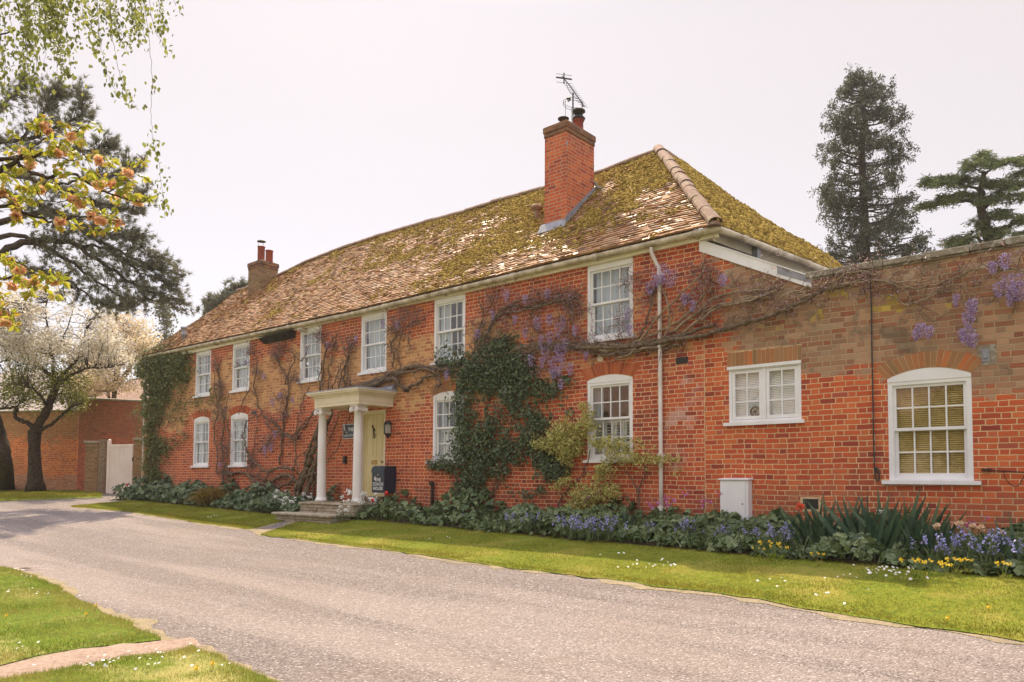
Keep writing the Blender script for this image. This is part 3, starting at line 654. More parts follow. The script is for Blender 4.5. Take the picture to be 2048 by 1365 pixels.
gp = np.concatenate([gp, [[HX+.03, -.13, EZ-.075], [HX+.055, -.05, EZ-.078]], np.stack([HX+.055+KE*(ys[1:]+.1), ys[1:], 0*ys[1:]+EZ-.08], -1)])
mb.tube(gp, .058, 10)
for xx in np.arange(XV+1, HX, 2.05): mb.tube([(xx, -.15, float(ze(xx))-.077), (xx+.09, -.15, float(ze(xx))-.077)], .068, 10); mb.box(xx+.03, xx+.055, -.15, -.07, float(ze(xx))-.16, float(ze(xx))-.09)
for yy in np.arange(.6, 5, 1.1): mb.tube([(HX+.055+KE*(yy+.1), yy, EZ-.08), (HX+.055+KE*(yy+.19), yy+.09, EZ-.08)], .068, 10)
part('gutter', mb, M['gutter'], house, smooth=True)
mb = MB(); q = WX(1508, 490, XF+.17); mb.box(q[0]-.01, q[0]+.09, q[1]-.07, q[1]+.07, 4.86, 5.2); part('gutter_outlet', mb, M['lead'], house)
mb = MB(); mb.tube([(XF+.13, .7, 4.97), (XF+.31, 2, 4.95), (XF+.45, 3, 4.97), (XF+.49, 3.4, 5.0), (XF+.49, 3.4, 5.14)], .008, 4); mb.tube([(XR+.14, .8, 5.0), (XR+.32, 2.2, 4.7), (XR+.54, 3.8, 4.5)], .007, 4)
part('cable', mb, M['iron'], house)
# rainwater pipes
mb = MB(); px_ = W(1325, 800)[0]; pz = [(px_-.12, -.15, 5.1), (px_-.12, -.14, 5.0), (px_-.05, -.075, 4.78), (px_-.02, -.06, 4.6), (px_-.01, -.06, 3.2), (px_, -.06, .12)]
mb.tube(spline(pz, 3), .037, 10); dp = part('drainpipe', mb, M['pipe'], house, smooth=True)
for zc in (4.62, 3.35, 1.42, .5):
    mb = MB(); mb.tube([(px_-.012, -.06, zc-.04), (px_-.012, -.06, zc+.04)], .05, 10); mb.box(px_-.075, px_+.06, -.03, -.002, zc-.018, zc+.018); part('pipe_bracket', mb, M['pipe'], dp)
mb = MB(); xl = W(293, 850)[0]; mb.tube([(xl+.02, -.1, 5.2), (xl, -.09, 4.9), (xl, -.08, 3), (xl-.04, -.08, .3)], .04, 8); part('drainpipe', mb, M['pipe'], house, smooth=True)

# ------------------------------------------------------------------ windows
def frame_boxes(mb, x0, x1, z0, z1, wd, y0, y1, mi=0):
    mb.box(x0, x0+wd, y0, y1, z0, z1, mi); mb.box(x1-wd, x1, y0, y1, z0, z1, mi); mb.box(x0+wd, x1-wd, y0+.001, y1-.001, z0, z0+wd, mi); mb.box(x0+wd, x1-wd, y0+.001, y1-.001, z1-wd, z1, mi)
def sashframe(mb, x0, x1, z0, z1, y, cols, rows, rail=.042, bot=None, bar=.02):
    bot = bot or rail
    mb.box(x0, x0+rail, y, y+.035, z0, z1); mb.box(x1-rail, x1, y, y+.035, z0, z1)
    mb.box(x0+rail, x1-rail, y+.001, y+.034, z0, z0+bot); mb.box(x0+rail, x1-rail, y+.001, y+.034, z1-rail, z1)
    a, b, c, d = x0+rail, x1-rail, z0+bot, z1-rail
    for i in range(1, cols): q = a+(b-a)*i/cols; mb.box(q-bar/2, q+bar/2, y+.004, y+.03, c, d)
    for i in range(1, rows): q = c+(d-c)*i/rows; mb.box(a, b, y+.006, y+.028, q-bar/2, q+bar/2)
    return [[(a,y+.018,c),(b,y+.018,c),(b,y+.018,d),(a,y+.018,d)]]
def folds(mb, x0, x1, z0, z1, y, amp=.02, wl=.11, n=None):
    n = n or int((x1-x0)/.012); x = np.linspace(x0, x1, n); ph = rng.random()*6; yy = y+amp*np.sin(x/wl*6.28+ph+1.2*np.sin(x*9+ph))
    b = np.stack([x, yy, 0*x+z0], -1); t = np.stack([x, yy, 0*x+z1], -1); mb.quads(np.stack([b[:-1], b[1:], t[1:], t[:-1]], 1))
def arch_pts(x0, x1, zs, rise, n=14):
    c = (x1-x0)/2; Rr = (c*c+rise*rise)/(2*rise); cx = (x0+x1)/2; cz = zs+rise-Rr; th = math.asin(c/Rr); a = np.linspace(-th, th, n)
    return cx, cz, Rr, th, np.stack([cx+Rr*np.sin(a), cz+Rr*np.cos(a)], -1)
def sash_window(parent, x0, x1, z0, z1, zm, head, rise=0, dress='net', archmat='arch', sillw=.07, cols=4, rows=2):
    mb = MB(); jw = .062
    mb.box(x0, x0+jw, .004, .11, z0, z1); mb.box(x1-jw, x1, .004, .11, z0, z1)
    mb.box(x0+jw, x1-jw, .002, .11, z1-head, z1); mb.box(x0+jw, x1-jw, .006, .12, z0, z0+.05)
    if head > .1: mb.box(x0+jw, x1-jw, -.006, .002, z1-head, z1-head+.03)
    a, b = x0+jw, x1-jw
    g = sashframe(mb, a, b, zm-.02, z1-head, .03, cols, rows); g += sashframe(mb, a+.01, b-.01, z0+.05, zm+.015, .072, cols, rows, bot=.075)
    mb.box(a, a+.012, .02, .11, z0+.05, z1-head); mb.box(b-.012, b, .02, .11, z0+.05, z1-head)
    if rise:
        *_, ap = arch_pts(x0, x1, z1-.004, rise); mb.prism([(x, -.006, z) for x, z in ap]+[(x1, -.006, z1-.05), (x0, -.006, z1-.05)], (0, .03, 0))
    wn = part('window', mb, M['white'], parent)
    mb = MB(); mb.quads(g); part('pane', mb, M['glass'], wn)
    mb = MB(); mb.box(x0-.0, x1+.0, -.0, .02, z0-.02, z0+.012); mb.box(x0-sillw, x1+sillw, -.055, .0, z0-.032, z0+.022); part('sill', mb, M['white'], wn)
    ci, co = x0+jw, x1-jw
    if dress == 'net':
        mb = MB(); folds(mb, ci, co, z0+.06, z1-head, .2, .03, .15); part('curtain', mb, M['curtain'], wn)
    if dress == 'half':
        mb = MB(); folds(mb, ci, ci+.34, z0+.06, z1-head, .14, .016, .1); folds(mb, co-.2, co, z0+.06, z1-head, .14, .016, .1); part('curtain', mb, M['curtain'], wn)
    if dress == 'shutter':
        mb = MB(); folds(mb, ci-.05, ci+.13, z0+.06, z1-head, .24, .02, .07); part('curtain', mb, M['curtain'], wn)
        mb = MB(); n = 4; wd = (co-ci)/n
        for k in range(n):
            u = ci+k*wd; frame_boxes(mb, u+.004, u+wd-.004, z0+.06, zm-.03, .045, .16, .185)
            for zz in np.arange(z0+.13, zm-.09, .055): mb.hexa([(u+.05,.165,zz),(u+wd-.05,.165,zz),(u+wd-.05,.18,zz+.012),(u+.05,.18,zz+.012)], [(u+.05,.165,zz+.006),(u+wd-.05,.165,zz+.006),(u+wd-.05,.18,zz+.018),(u+.05,.18,zz+.018)])
        part('shutter', mb, M['shutter'], wn)
        mb = MB(); mb.quads([[(x0-.4,1.3,z0-.3),(x1+.4,1.3,z0-.3),(x1+.4,1.3,z1+.3),(x0-.4,1.3,z1+.3)]]); part('room_wall', mb, M['roomwall'], wn)
    if dress in ('tan', 'white'):
        mb = MB()
        for zz in np.arange(z0+.07, z1-head+.02, .03): mb.hexa([(ci,.115,zz),(co,.115,zz),(co,.13,zz+.021),(ci,.13,zz+.021)], [(ci,.115,zz+.003),(co,.115,zz+.003),(co,.13,zz+.025),(ci,.13,zz+.025)])
        part('blind', mb, M['blind' if dress == 'tan' else 'whiteblind'], wn)
    if rise: brick_arch(parent, x0, x1, z1, rise, archmat)
    return wn
def brick_arch(parent, x0, x1, zs, rise, mt, th_=.225, n=17):
    cx, cz, Rr, th, ap = arch_pts(x0-.01, x1+.01, zs, rise, n+1); th2 = th*1.12
    mb = MB(); a0 = np.linspace(-th, th, n+1); a1 = np.linspace(-th2, th2, n+1)
    f = lambda r, a: (cx+r*math.sin(a), cz+r*math.cos(a))
    back = [f(Rr, a) for a in np.linspace(-th, th, 12)]+[f(Rr+th_, a) for a in np.linspace(th2, -th2, 12)]
    bk = MB(); bk.prism([(x, -.003, z) for x, z in back], (0, .003, 0))
    for i in range(n):
        d0 = (a0[1]-a0[0])*.06; d1 = (a1[1]-a1[0])*.07; j = rng.normal(0, .006)
        p = [f(Rr+.006, a0[i]+d0), f(Rr+.006, a0[i+1]-d0), f(Rr+th_+j, a1[i+1]-d1), f(Rr+th_+j, a1[i]+d1)]
        mb.prism([(x, -.009, z) for x, z in p], (0, .007, 0))
    o = part('brick_arch', mb, M[mt], parent); part('mortar', bk, M['mortar'], o)
for i, (a, b) in enumerate(UP): sash_window(house, a, b, UZ[0], UZ[1], 4.31, .125, 0, 'half' if i in (0, 4) else 'net')
for i, (a, b) in enumerate(LO): sash_window(house, a, b, LZ[0], LZ[1], 2.13, .1, .085, 'half' if i < 2 else 'shutter', 'arch_old' if i in (2,) else 'arch')
# door
mb = MB(); x0, x1, z0, z1 = DOOR
mb.box(x0, x0+.07, .0, .12, z0, z1); mb.box(x1-.06, x1, -.002, .12, z0, z1); mb.box(x0+.07, x1-.06, .001, .12, z1-.09, z1)
part('door_frame', mb, M['cream'], house)
mb = MB(); a, b = x0+.07, x1-.06; c, d = z0+.06, z1-.09; mb.box(a, b, .06, .1, c, d)
st = .1; mid = (a+b)/2
def panel(u0, u1, v0, v1):
    mb.box(u0, u1, .052, .062, v0, v0+.018); mb.box(u0, u1, .052, .062, v1-.018, v1); mb.box(u0, u0+.018, .052, .062, v0+.018, v1-.018); mb.box(u1-.018, u1, .052, .062, v0+.018, v1-.018); mb.box(u0+.05, u1-.05, .054, .062, v0+.05, v1-.05)
for u0, u1 in ((a+.09, mid-.045), (mid+.045, b-.09)):
    panel(u0, u1, c+.17, c+.72); panel(u0, u1, c+.98, c+1.56); panel(u0, u1, c+1.66, d-.07)
door = part('door', mb, M['door'], house)
mb = MB(); mb.box(mid-.12, mid+.1, .05, .06, c+.78, c+.88); mb.box(mid-.1, mid+.08, .045, .051, c+.8, c+.86); part('letter_plate', mb, M['brass'], door)
mb = MB(); mb.lathe([(.005, 0), (.03, -.01), (.015, -.03), (.035, -.05), (.03, -.075), (.005, -.08)], (b-.06, .06, c+.84), 10, axis=1); part('door_knob', mb, M['brass'], door, smooth=True)
mb = MB(); kx, kz = mid-.02, c+1.62
mb.tube(spline([(kx-.05,.03,kz+.12),(kx-.02,.02,kz+.05),(kx+.02,.02,kz+.02),(kx,.02,kz-.03),(kx+.03,.02,kz-.1)], 4), .016, 6); mb.lathe([(.03,0),(.03,-.015)], (kx, .055, kz), 8, axis=1)
th = np.linspace(0, 6.28, 12); mb.tube(np.stack([kx+.02+.04*np.cos(th), 0*th+.03, kz-.15+.045*np.sin(th)], -1), .01, 5); part('door_knocker', mb, M['rust'], door)
mb = MB(); mb.box(x0-.02, x1+.04, -.1, .11, .42, .56); part('doorstep', mb, M['wood'], house, bevel=.01)
# vents and small fittings in the wall
def grille(parent, x0, x1, z0, z1, mt, slats=5, name='air_brick'):
    mb = MB(); mb.box(x0, x1, -.006, .01, z0, z1); 
    for k in range(slats): zc = z0+(z1-z0)*(k+.5)/slats; mb.box(x0+.008, x1-.008, -.012, -.006, zc-.006, zc+.004)
    o = part(name, mb, M[mt], parent); return o
for a, b, c_, d_ in [(1352,716,1376,727), (503,823,513,829), (808,777,819,784)]:
    p, q = W(a, b), W(c_, d_); grille(house, p[0], q[0], q[2], p[2], 'iron')
mb = MB(); q = W(1201, 716); mb.box(q[0]-.06, q[0]+.06, -.015, .01, q[2]-.07, q[2]+.07); part('blanking_plate', mb, M['cream'], house)
q = W(1352, 590)
# chimneys
def chimney(x0, x1, y0, y1, z0, z1, mt, capm, parent):
    mb = MB(); mb.box(x0, x1, y0, y1, z0, z1)
    o = part('chimney', mb, M[mt], parent)
    mb = MB(); mb.box(x0-.018, x1+.018, y0-.018, y1+.018, z1-.02, z1+.08); mb.box(x0-.035, x1+.035, y0-.035, y1+.035, z1+.082, z1+.22); mb.hexa([(x0-.03,y0-.03,z1+.222),(x1+.03,y0-.03,z1+.222),(x1+.03,y1+.03,z1+.222),(x0-.03,y1+.03,z1+.222)], [(x0+.12,y0+.12,z1+.3),(x1-.12,y0+.12,z1+.3),(x1-.12,y1-.12,z1+.3),(x0+.12,y1-.12,z1+.3)])
    part('chimney_cap', mb, M[capm], o, bevel=.015); return o
CX0, CX1, CY0, CY1 = -10.44, -9.83, 1.345, 2.4
ch = chimney(CX0, CX1, CY0, CY1, 6, 8.68, 'brick_chim', 'cap', roof)
def zroof(y, x=-10.): return float(PF(np.array([x]), np.array([(y+.2)/3.6]))[0][2])
mb = MB(); zf, zb = zroof(CY0), zroof(CY1)
mb.hexa([(CX0-.1,CY0-.14,zroof(CY0-.14)+.025),(CX1+.04,CY0-.14,zroof(CY0-.14)+.025),(CX1+.03,CY0-.008,zf+.03),(CX0-.1,CY0-.008,zf+.03)], [(CX0-.1,CY0-.13,zroof(CY0-.13)+.035),(CX1+.04,CY0-.13,zroof(CY0-.13)+.035),(CX1+.03,CY0-.006,zf+.13),(CX0-.1,CY0-.006,zf+.13)])
mb.hexa([(CX1+.004,CY0-.05,zf-.02),(CX1+.02,CY0-.05,zf-.02),(CX1+.02,CY1+.05,zb+.05),(CX1+.004,CY1+.05,zb+.05)], [(CX1+.004,CY0-.05,zf+.15),(CX1+.02,CY0-.05,zf+.15),(CX1+.02,CY1+.05,zb+.2),(CX1+.004,CY1+.05,zb+.2)])
mb.tube([(CX1+.03, CY1-.02, zb+.26), (CX1+.06, CY1+.05, zb+.14), (CX1+.16, CY1+.1, zb+.12)], .03, 6)
part('lead_flashing', mb, M['lead'], ch)
mb = MB(); mb.box(CX1-.001, CX1+.012, CY0-.01, CY0+.035, 8.35, 8.43); part('wall_tie', mb, M['lead'], ch)
zt = 8.94
mb = MB(); mb.lathe([(.14, 0), (.14, .03), (.115, .05), (.105, .26), (.125, .27), (.125, .31), (.1, .31)], (-10.05, 2.1, zt), 16); part('chimney_pot', mb, M['pot'], ch, smooth=True)
mb = MB(); mb.lathe([(.06, .31), (.14, .31), (.155, .34), (.13, .37), (.08, .38)], (-10.05, 2.1, zt), 18); mb.lathe([(.03, .43), (.09, .45), (.155, .5), (.15, .53), (.09, .56), (.02, .57)], (-10.05, 2.1, zt), 18)
for k in range(8): a = k*.785; mb.tube([(-10.05+.085*math.cos(a), 2.1+.085*math.sin(a), zt+.36), (-10.05+.085*math.cos(a), 2.1+.085*math.sin(a), zt+.48)], .012, 4)
part('chimney_cowl', mb, M['iron'], ch)
mb = MB(); mb.lathe([(.15, 0), (.12, .06), (.07, .16), (.07, .2)], (-10.2, 1.72, zt-.03), 14); part('chimney_pot', mb, M['coping'], ch, smooth=True)
mb = MB(); mb.lathe([(.04, .17), (.07, .19), (.125, .23), (.13, .25), (.08, .27), (.02, .28)], (-10.2, 1.72, zt), 16)
for k in range(6): a = k*1.047; mb.tube([(-10.2+.08*math.cos(a), 1.72+.08*math.sin(a), zt+.12), (-10.2+.09*math.cos(a), 1.72+.09*math.sin(a), zt+.24)], .008, 4)
part('chimney_cowl', mb, M['rust'], ch)
mb = MB(); th = np.linspace(0, 6.2832, 40); cxr, cyr = -10.1, 1.95
for zz in (zt+.62, zt+.68): mb.tube(np.stack([cxr+.2*np.cos(th), cyr+.26*np.sin(th), 0*th+zz], -1), .006, 4)
for k in range(3): a = 2.1*k+.4; mb.tube([(cxr+.2*math.cos(a), cyr+.26*math.sin(a), zt+.68), (cxr+.2*math.cos(a), cyr+.26*math.sin(a), zt+.1)], .006, 4)
mb.lathe([(.01,0),(.05,.04),(.05,.08),(.01,.12)], (cxr-.05, cyr-.1, zt+.68), 8); part('wire_guard', mb, M['iron'], ch)
# left chimney on the gable
lx1 = W(519, 545, 2.75)[0]; ly0, ly1 = 2.75, 3.5; lx0 = lx1-.78
ch2 = chimney(lx0, lx1, ly0, ly1, 6.5, W(519, 527, 2.75)[2]-.1, 'brick_pier', 'cap', roof); lz = W(519, 527, 2.75)[2]+.1
for px1, px2, pt in ((515.5, 530, 494), (531.5, 546, 502)):
    p = W((px1+px2)/2, pt, 3.2); r = .13; mb = MB(); mb.lathe([(r*1.08, lz-p[2]-.15), (r*1.02, -.5), (r, -.03), (r*1.12, -.02), (r*1.12, 0), (r*.8, 0)], (p[0], 3.2, p[2]), 16)
    part('chimney_pot', mb, M['pot'], ch2, smooth=True)
    if pt == 494: 
        mb = MB(); mb.lathe([(.02, .25), (.12, .22), (.165, .2), (.16, .19), (.02, .205)], (p[0], 3.2, p[2]), 16)
        for k in range(3): a = 2.1*k; mb.tube([(p[0]+.11*math.cos(a), 3.2+.11*math.sin(a), p[2]-.03), (p[0]+.12*math.cos(a), 3.2+.12*math.sin(a), p[2]+.205)], .008, 4)
        part('chimney_cowl', mb, M['rust'], ch2)
# roof vents
mb = MB(); vx, vy = -11.13, 1.95; vz = zroof(vy, vx); mb.tube([(vx, vy, vz-.1), (vx-.04, vy+.0, vz+.26)], .07, 10); mb.lathe([(.08, .2), (.15, .24), (.15, .28), (.1, .33), (.02, .35)], (vx-.03, vy, vz), 12); part('roof_vent', mb, M['ridge'], roof, smooth=True)
mb = MB(); vx, vy = -25.5, .33; vz = zroof(vy, vx); mb.lathe([(.08, -.1), (.08, .12), (.1, .13), (.1, .2), (.08, .21), (.08, .34), (.11, .35), (.11, .42), (.05, .43)], (vx, vy, vz), 12); part('vent_pipe', mb, M['lead'], roof, smooth=True)
# aerial
ae = thing('tv_aerial', 'thin black television aerial on a mast above the tall chimney', 'aerial', (-10.02, 2.2, 9))
ap = lambda a, b: W(a, b, 2.2)
mb = MB(); mb.tube([(ap(1146,228)[0], 2.2, 9.0), ap(1146,186)], .018, 6); part('mast', mb, M['iron'], ae)
mb = MB(); mb.tube([ap(1124,153), ap(1140,172), ap(1169,214)], .013, 5)
b0, b1 = ap(1128,158), ap(1169,214)
for t in np.linspace(.25, 1, 12): c = b0+(b1-b0)*t; L = .13-.04*t; mb.tube([c-[L*.55,L*.8,0], c+[L*.55,L*.8,0]], .005, 4)
part('boom', mb, M['iron'], ae)
mb = MB(); c = ap(1128,158); mb.tube([c+[-.1,-.17,.0], c+[.1,.17,.02]], .02, 5)
for dz, L in ((.1, .22), (-.1, .22)): mb.tube([c+[-L*.5,-L*.7,dz], c+[L*.5,L*.7,dz]], .006, 4)
mb.tube([c+[0,0,.14], c-[0,0,.12]], .016, 5); part('reflector', mb, M['iron'], ae)
mb = MB(); mb.tube(spline([ap(1133,163), ap(1134,172), ap(1139,184), ap(1145,190)], 5), .006, 4); part('cable', mb, M['iron'], ae)
# ------------------------------------------------------------------ single-storey wing on the right
wing = thing('brick_wing', 'low lichen-topped brick wing with stone coping joined to the right end of the coach house', 'outbuilding', (-2, 0, .1))
CW = (-5.465, -4.278, 1.93, 2.84); SW = (-3.045, -1.998, .985, 2.46)
mb = MB(); X0, X1, ZC = XR, 4.5, 4.1
wallgrid(mb, X0, X1, -.4, 3.9, [CW, SW], y=-.0)
mb.quads([[(-4.1,0,3.9),(X1,0,3.9),(X1,0,ZC),(-4.1,0,ZC)], [(X0,0,3.9),(-4.1,0,3.9),(-4.1,0,3.98),(X0,0,4.93)]])
mb.quads([[(X1,0,-.4),(X1,5,-.4),(X1,5,ZC),(X1,0,ZC)], [(X0,5,-.4),(X1,5,-.4),(X1,5,ZC),(X0,5,ZC)]])
part('wall', mb, M['brick_wing'], wing)
mb = MB(); mb.quads([[(XR+.1,.12,3.85),(X1,.12,3.85),(X1,5,3.85),(XR+.1,5,3.85)]]); mb.box(-4.1, X1, .1, .22, 3.9, ZC); part('flat_roof', mb, M['lead'], wing)
mb = MB(); x = -4.18
while x < X1:
    L = .34+rng.random()*.25; j = rng.normal(0, .006); mb.box(x+.004, x+L-.004, -.055+j, .3, ZC+.002, ZC+.1+j); mb.box(x+.004, x+L-.004, -.03, .02, ZC-.03, ZC+.002); x += L
part('coping', mb, M['coping'], wing, bevel=.02)
mb = MB(); mb.box(XR-.006, XR+.008, -.003, .004, -.2, 4.86); part('mortar_joint', mb, M['mortar'], wing)
mb = MB(); mb.prism([(-5.965,-.03,5.088),(-5.965,-.03,4.89),(-5.9,-.03,4.86),(-4.085,-.03,3.95),(-4.11,-.03,4.14)], (0,.028,0)); mb.prism([(-5.96,-.045,5.10),(-5.96,-.045,5.085),(-4.11,-.045,4.135),(-4.11,-.045,4.155)], (0,.06,0))
rb = part('raked_board', mb, M['white'], wing)
mb = MB(); mb.prism([(-4.62,-.036,4.40),(-4.62,-.036,4.27),(-4.1,-.036,4.03),(-4.06,-.036,4.14)], (0,.004,0)); part('lead_flashing', mb, M['lead'], rb)
mb = MB(); mb.prism([(-5.93,.02,5.06),(-5.93,.02,4.9),(-4.1,.02,4.0),(-4.1,.02,4.16)], (0,.5,0)); part('lean_to_roof', mb, M['board'], wing)
# casement
x0, x1, z0, z1 = CW; mb = MB(); xm = x0+(x1-x0)*.5; frame_boxes(mb, x0, x1, z0, z1, .05, .005, .09); mb.box(x0-.02, x1+.01, -.025, .006, z1-.03, z1+.02); mb.box(xm-.03, xm+.03, .002, .09, z0+.05, z1-.05)
g = []
for a, b in ((x0+.05, xm-.03), (xm+.03, x1-.05)): g += sashframe(mb, a+.004, b-.004, z0+.055, z1-.055, .012, 2, 3, rail=.05, bar=.022)
cw = part('window', mb, M['white'], wing); mb = MB(); mb.quads(g); part('pane', mb, M['glass'], cw)
mb = MB(); mb.box(x0-.08, x1+.05, -.05, .005, z0-.045, z0+.01); part('sill', mb, M['white'], cw)
mb = MB()
for zz in np.arange(z0+.06, z1-.1, .027): mb.hexa([(x0+.05,.095,zz),(x1-.05,.095,zz),(x1-.05,.106,zz+.021),(x0+.05,.106,zz+.021)], [(x0+.05,.095,zz+.003),(x1-.05,.095,zz+.003),(x1-.05,.106,zz+.025),(x0+.05,.106,zz+.025)])
part('blind', mb, M['whiteblind'], cw)
mb = MB(); bk = MB(); n = 17; bk.box(x0-.02, x1+.02, -.003, 0, z1+.02, z1+.27)
for k in range(n): a = x0-.02+(x1-x0+.04)*k/n; b = a+(x1-x0+.04)/n; mb.box(a+.005, b-.005, -.009, -.003, z1+.025, z1+.255+rng.normal(0, .006))
o = part('brick_arch', mb, M['arch_old'], wing); part('mortar', bk, M['mortar'], o)
sash_window(wing, SW[0], SW[1], SW[2], SW[3], 1.73, .1, .12, 'tan', 'arch_old', sillw=.09)
for a, b, c_, d_ in [(1606,998,1637,1019),(1820,1063,1852,1081)]:
    p, q = W(a, b), W(c_, d_); o = grille(wing, p[0], q[0], q[2], p[2], 'iron', 6); mb = MB(); mb.box(p[0]-.04, q[0]+.04, -.003, .004, q[2]-.035, p[2]+.03); part('surround', mb, M['mortar'], o)
p, q = W(1503, 594), W(1519, 602); grille(wing, p[0], q[0], q[2], p[2], 'rust', 3)
q = W(1972, 711); mb = MB(); mb.box(q[0]-.05, q[0]+.04, -.012, .01, q[2]-.085, q[2]+.085); mb.box(q[0]-.03, q[0]+.02, -.03, -.012, q[2]-.04, q[2]+.06); part('lead_outlet', mb, M['lead'], wing)
mb = MB(); mb.box(q[0]-.1, q[0]+.12, -.004, .003, q[2]-.13, q[2]+.14); part('mortar_patch', mb, M['coping'], wing)
# meter cabinet
t = thing('meter_cabinet', 'white meter cabinet fixed low on the brick wing beneath the casement window', 'meter box', (-5.32, -.1, .34))
mb = MB(); mb.box(-5.56, -5.08, -.16, -.002, .33, 1.0); part('case', mb, M['white'], t, bevel=.008)
mb = MB(); mb.box(-5.545, -5.125, -.175, -.161, .345, .975); dr = part('cabinet_door', mb, M['white'], t, bevel=.006)
mb = MB(); mb.lathe([(.012, 0), (.012, -.006)], (-5.17, -.175, .62), 8, axis=1); part('lock', mb, M['iron'], dr)
mb = MB(); mb.hexa([(-5.58,-.19,1.002),(-5.06,-.19,1.002),(-5.06,-.004,1.002),(-5.58,-.004,1.002)], [(-5.58,-.19,1.02),(-5.06,-.19,1.02),(-5.06,-.004,1.035),(-5.58,-.004,1.035)]); part('lid', mb, M['white'], t)
# wheel-shaped ornament in the casement
q = W(1507, 823); mb = MB(); th = np.linspace(0, 6.2832, 28)
mb.tube(np.stack([q[0]+.075*np.cos(th), 0*th+.068, q[2]+.075*np.sin(th)], -1), .011, 6); mb.lathe([(.022, 0), (.022, -.015)], (q[0], .072, q[2]), 8, axis=1)
for k in range(7): a = k*.8976+.3; mb.tube([(q[0], .068, q[2]), (q[0]+.07*math.cos(a), .068, q[2]+.07*math.sin(a))], .007, 4)
mb.tube([(q[0], .068, q[2]+.075), (q[0], .068, q[2]+.16)], .002, 3)
single('wheel_ornament', mb, M['wood'], 'small round spoked wheel ornament hanging inside the white casement window', 'ornament', (q[0], .085, q[2]))
# hanging wire and iron ties on the wing
mb = MB(); ps = [W(a, b, -.03) for a, b in [(1741,548),(1743,620),(1744,700),(1746,800),(1748,900),(1750,950),(1756,962),(1759,955),(1757,940),(1752,936),(1754,948)]]
mb.tube(spline(ps, 6), .0105, 5); single('hanging_cable', mb, M['iron'], 'dark cable hanging down the wing wall with a looped end beside the sash window', 'cable', tuple(ps[0]))
mb = MB(); ps = [W(a, b, -.025) for a, b in [(1963,940),(1990,942),(2048,945),(2080,946)]]; mb.tube(ps, .007, 4); mb.tube(spline([W(a, b, -.03) for a, b in [(2007,940),(2010,955),(2022,970),(2036,972),(2044,960),(2052,948)]], 5), .005, 4); mb.box(ps[0][0], ps[0][0]+.11, -.05, -.002, ps[0][2]-.015, ps[0][2]+.015)
single('wall_tie', mb, M['rust'], 'rusty iron wall tie with a loose wire loop right of the big sash window', 'wall tie', tuple(ps[0]))

# ------------------------------------------------------------------ porch
pr = thing('porch', 'white classical door porch on two Ionic columns with a flat lead roof', 'porch', (-14.8, -.6, .3))
PX0, PX1, PYF, ZA, ZF = -15.7, -13.965, -1.02, 2.70, 2.92
mb = MB()
mb.box(PX0, PX1, PYF, PYF+.3, ZA, ZF); mb.box(PX1-.26, PX1-.002, PYF+.3, 0, ZA+.001, ZF-.001); mb.box(PX0+.002, PX0+.26, PYF+.3, 0, ZA+.001, ZF-.001); mb.box(PX0+.26, PX1-.26, PYF+.3, -.002, ZA+.06, ZA+.09)
for k, (e, za, zb) in enumerate([(.012, ZA+.075, ZA+.085), (.03, ZF+.001, ZF+.035), (.07, ZF+.036, ZF+.06), (.12, ZF+.061, ZF+.1), (.15, ZF+.101, ZF+.135)]): mb.box(PX0-e, PX1+e, PYF-e, -.002, za, zb)
part('entablature', mb, M['cream'], pr)
mb = MB(); mb.hexa([(PX0-.16,PYF-.16,ZF+.137),(PX1+.16,PYF-.16,ZF+.137),(PX1+.16,-.003,ZF+.137),(PX0-.16,-.003,ZF+.137)], [(PX0-.15,PYF-.15,ZF+.155),(PX1+.15,PYF-.15,ZF+.155),(PX1+.12,-.003,ZF+.2),(PX0-.12,-.003,ZF+.2)]); mb.hexa([(PX1-.38,-.14,ZF+.19),(PX1+.13,-.2,ZF+.16),(PX1+.13,-.002,ZF+.16),(PX1-.38,-.002,ZF+.19)], [(PX1-.36,-.13,ZF+.21),(PX1+.13,-.12,ZF+.27),(PX1+.14,-.002,ZF+.33),(PX1-.38,-.002,ZF+.31)])
part('lead_roof', mb, M['lead'], pr)
for cx in (-15.59, -14.185):
    cy, zb, zt_ = -.86, .44, ZA
    mb = MB(); mb.lathe([(.145, 0), (.145, .05), (.125, .06), (.122, .085), (.112, .1), (.11, .13), (.107, .7), (.1, 1.6), (.092, 2.08), (.104, 2.09), (.104, 2.11), (.092, 2.12)], (cx, cy, zb), 28)
    c_ = part('column', mb, M['column'], pr, smooth=False)
    for p_ in c_.data.polygons: p_.use_smooth = True
    mb = MB(); mb.box(cx-.145, cx+.145, cy-.135, cy+.135, zt_-.04, zt_); mb.box(cx-.13, cx+.13, cy-.11, cy+.11, zt_-.075, zt_-.041)
    for sx in (-1, 1):
        mb.lathe([(.062, -.14), (.05, -.07), (.045, 0), (.05, .07), (.062, .14)], (cx+sx*.11, cy, zt_-.115), 14, axis=1)
        for r in (.045, .025): mb.lathe([(r, -.145-.02*(.05-r)*20), (r, -.14)], (cx+sx*.11, cy, zt_-.115), 12, axis=1)
    mb.lathe([(.12, 0), (.145, .03), (.13, .06)], (cx, cy, zt_-.16), 20); part('capital', mb, M['column'], c_)
stp = thing('stone_steps', 'two worn stone steps leading up to the columned porch', 'steps', (-15, -1.2, .1))
def stones(mb, x0, x1, y0, y1, z0, z1, rows, wl):
    h = (z1-z0)/rows
    for r in range(rows):
        x = x0-(rng.random()*.1)
        while x < x1:
            L = wl*(.6+.8*rng.random()); a, b = max(x, x0), min(x+L, x1); j = rng.normal(0, .008)
            if b-a > .02: mb.box(a+.004, b-.004, y0+j, y1, z0+r*h+.003, z0+(r+1)*h-.003)
            x += L
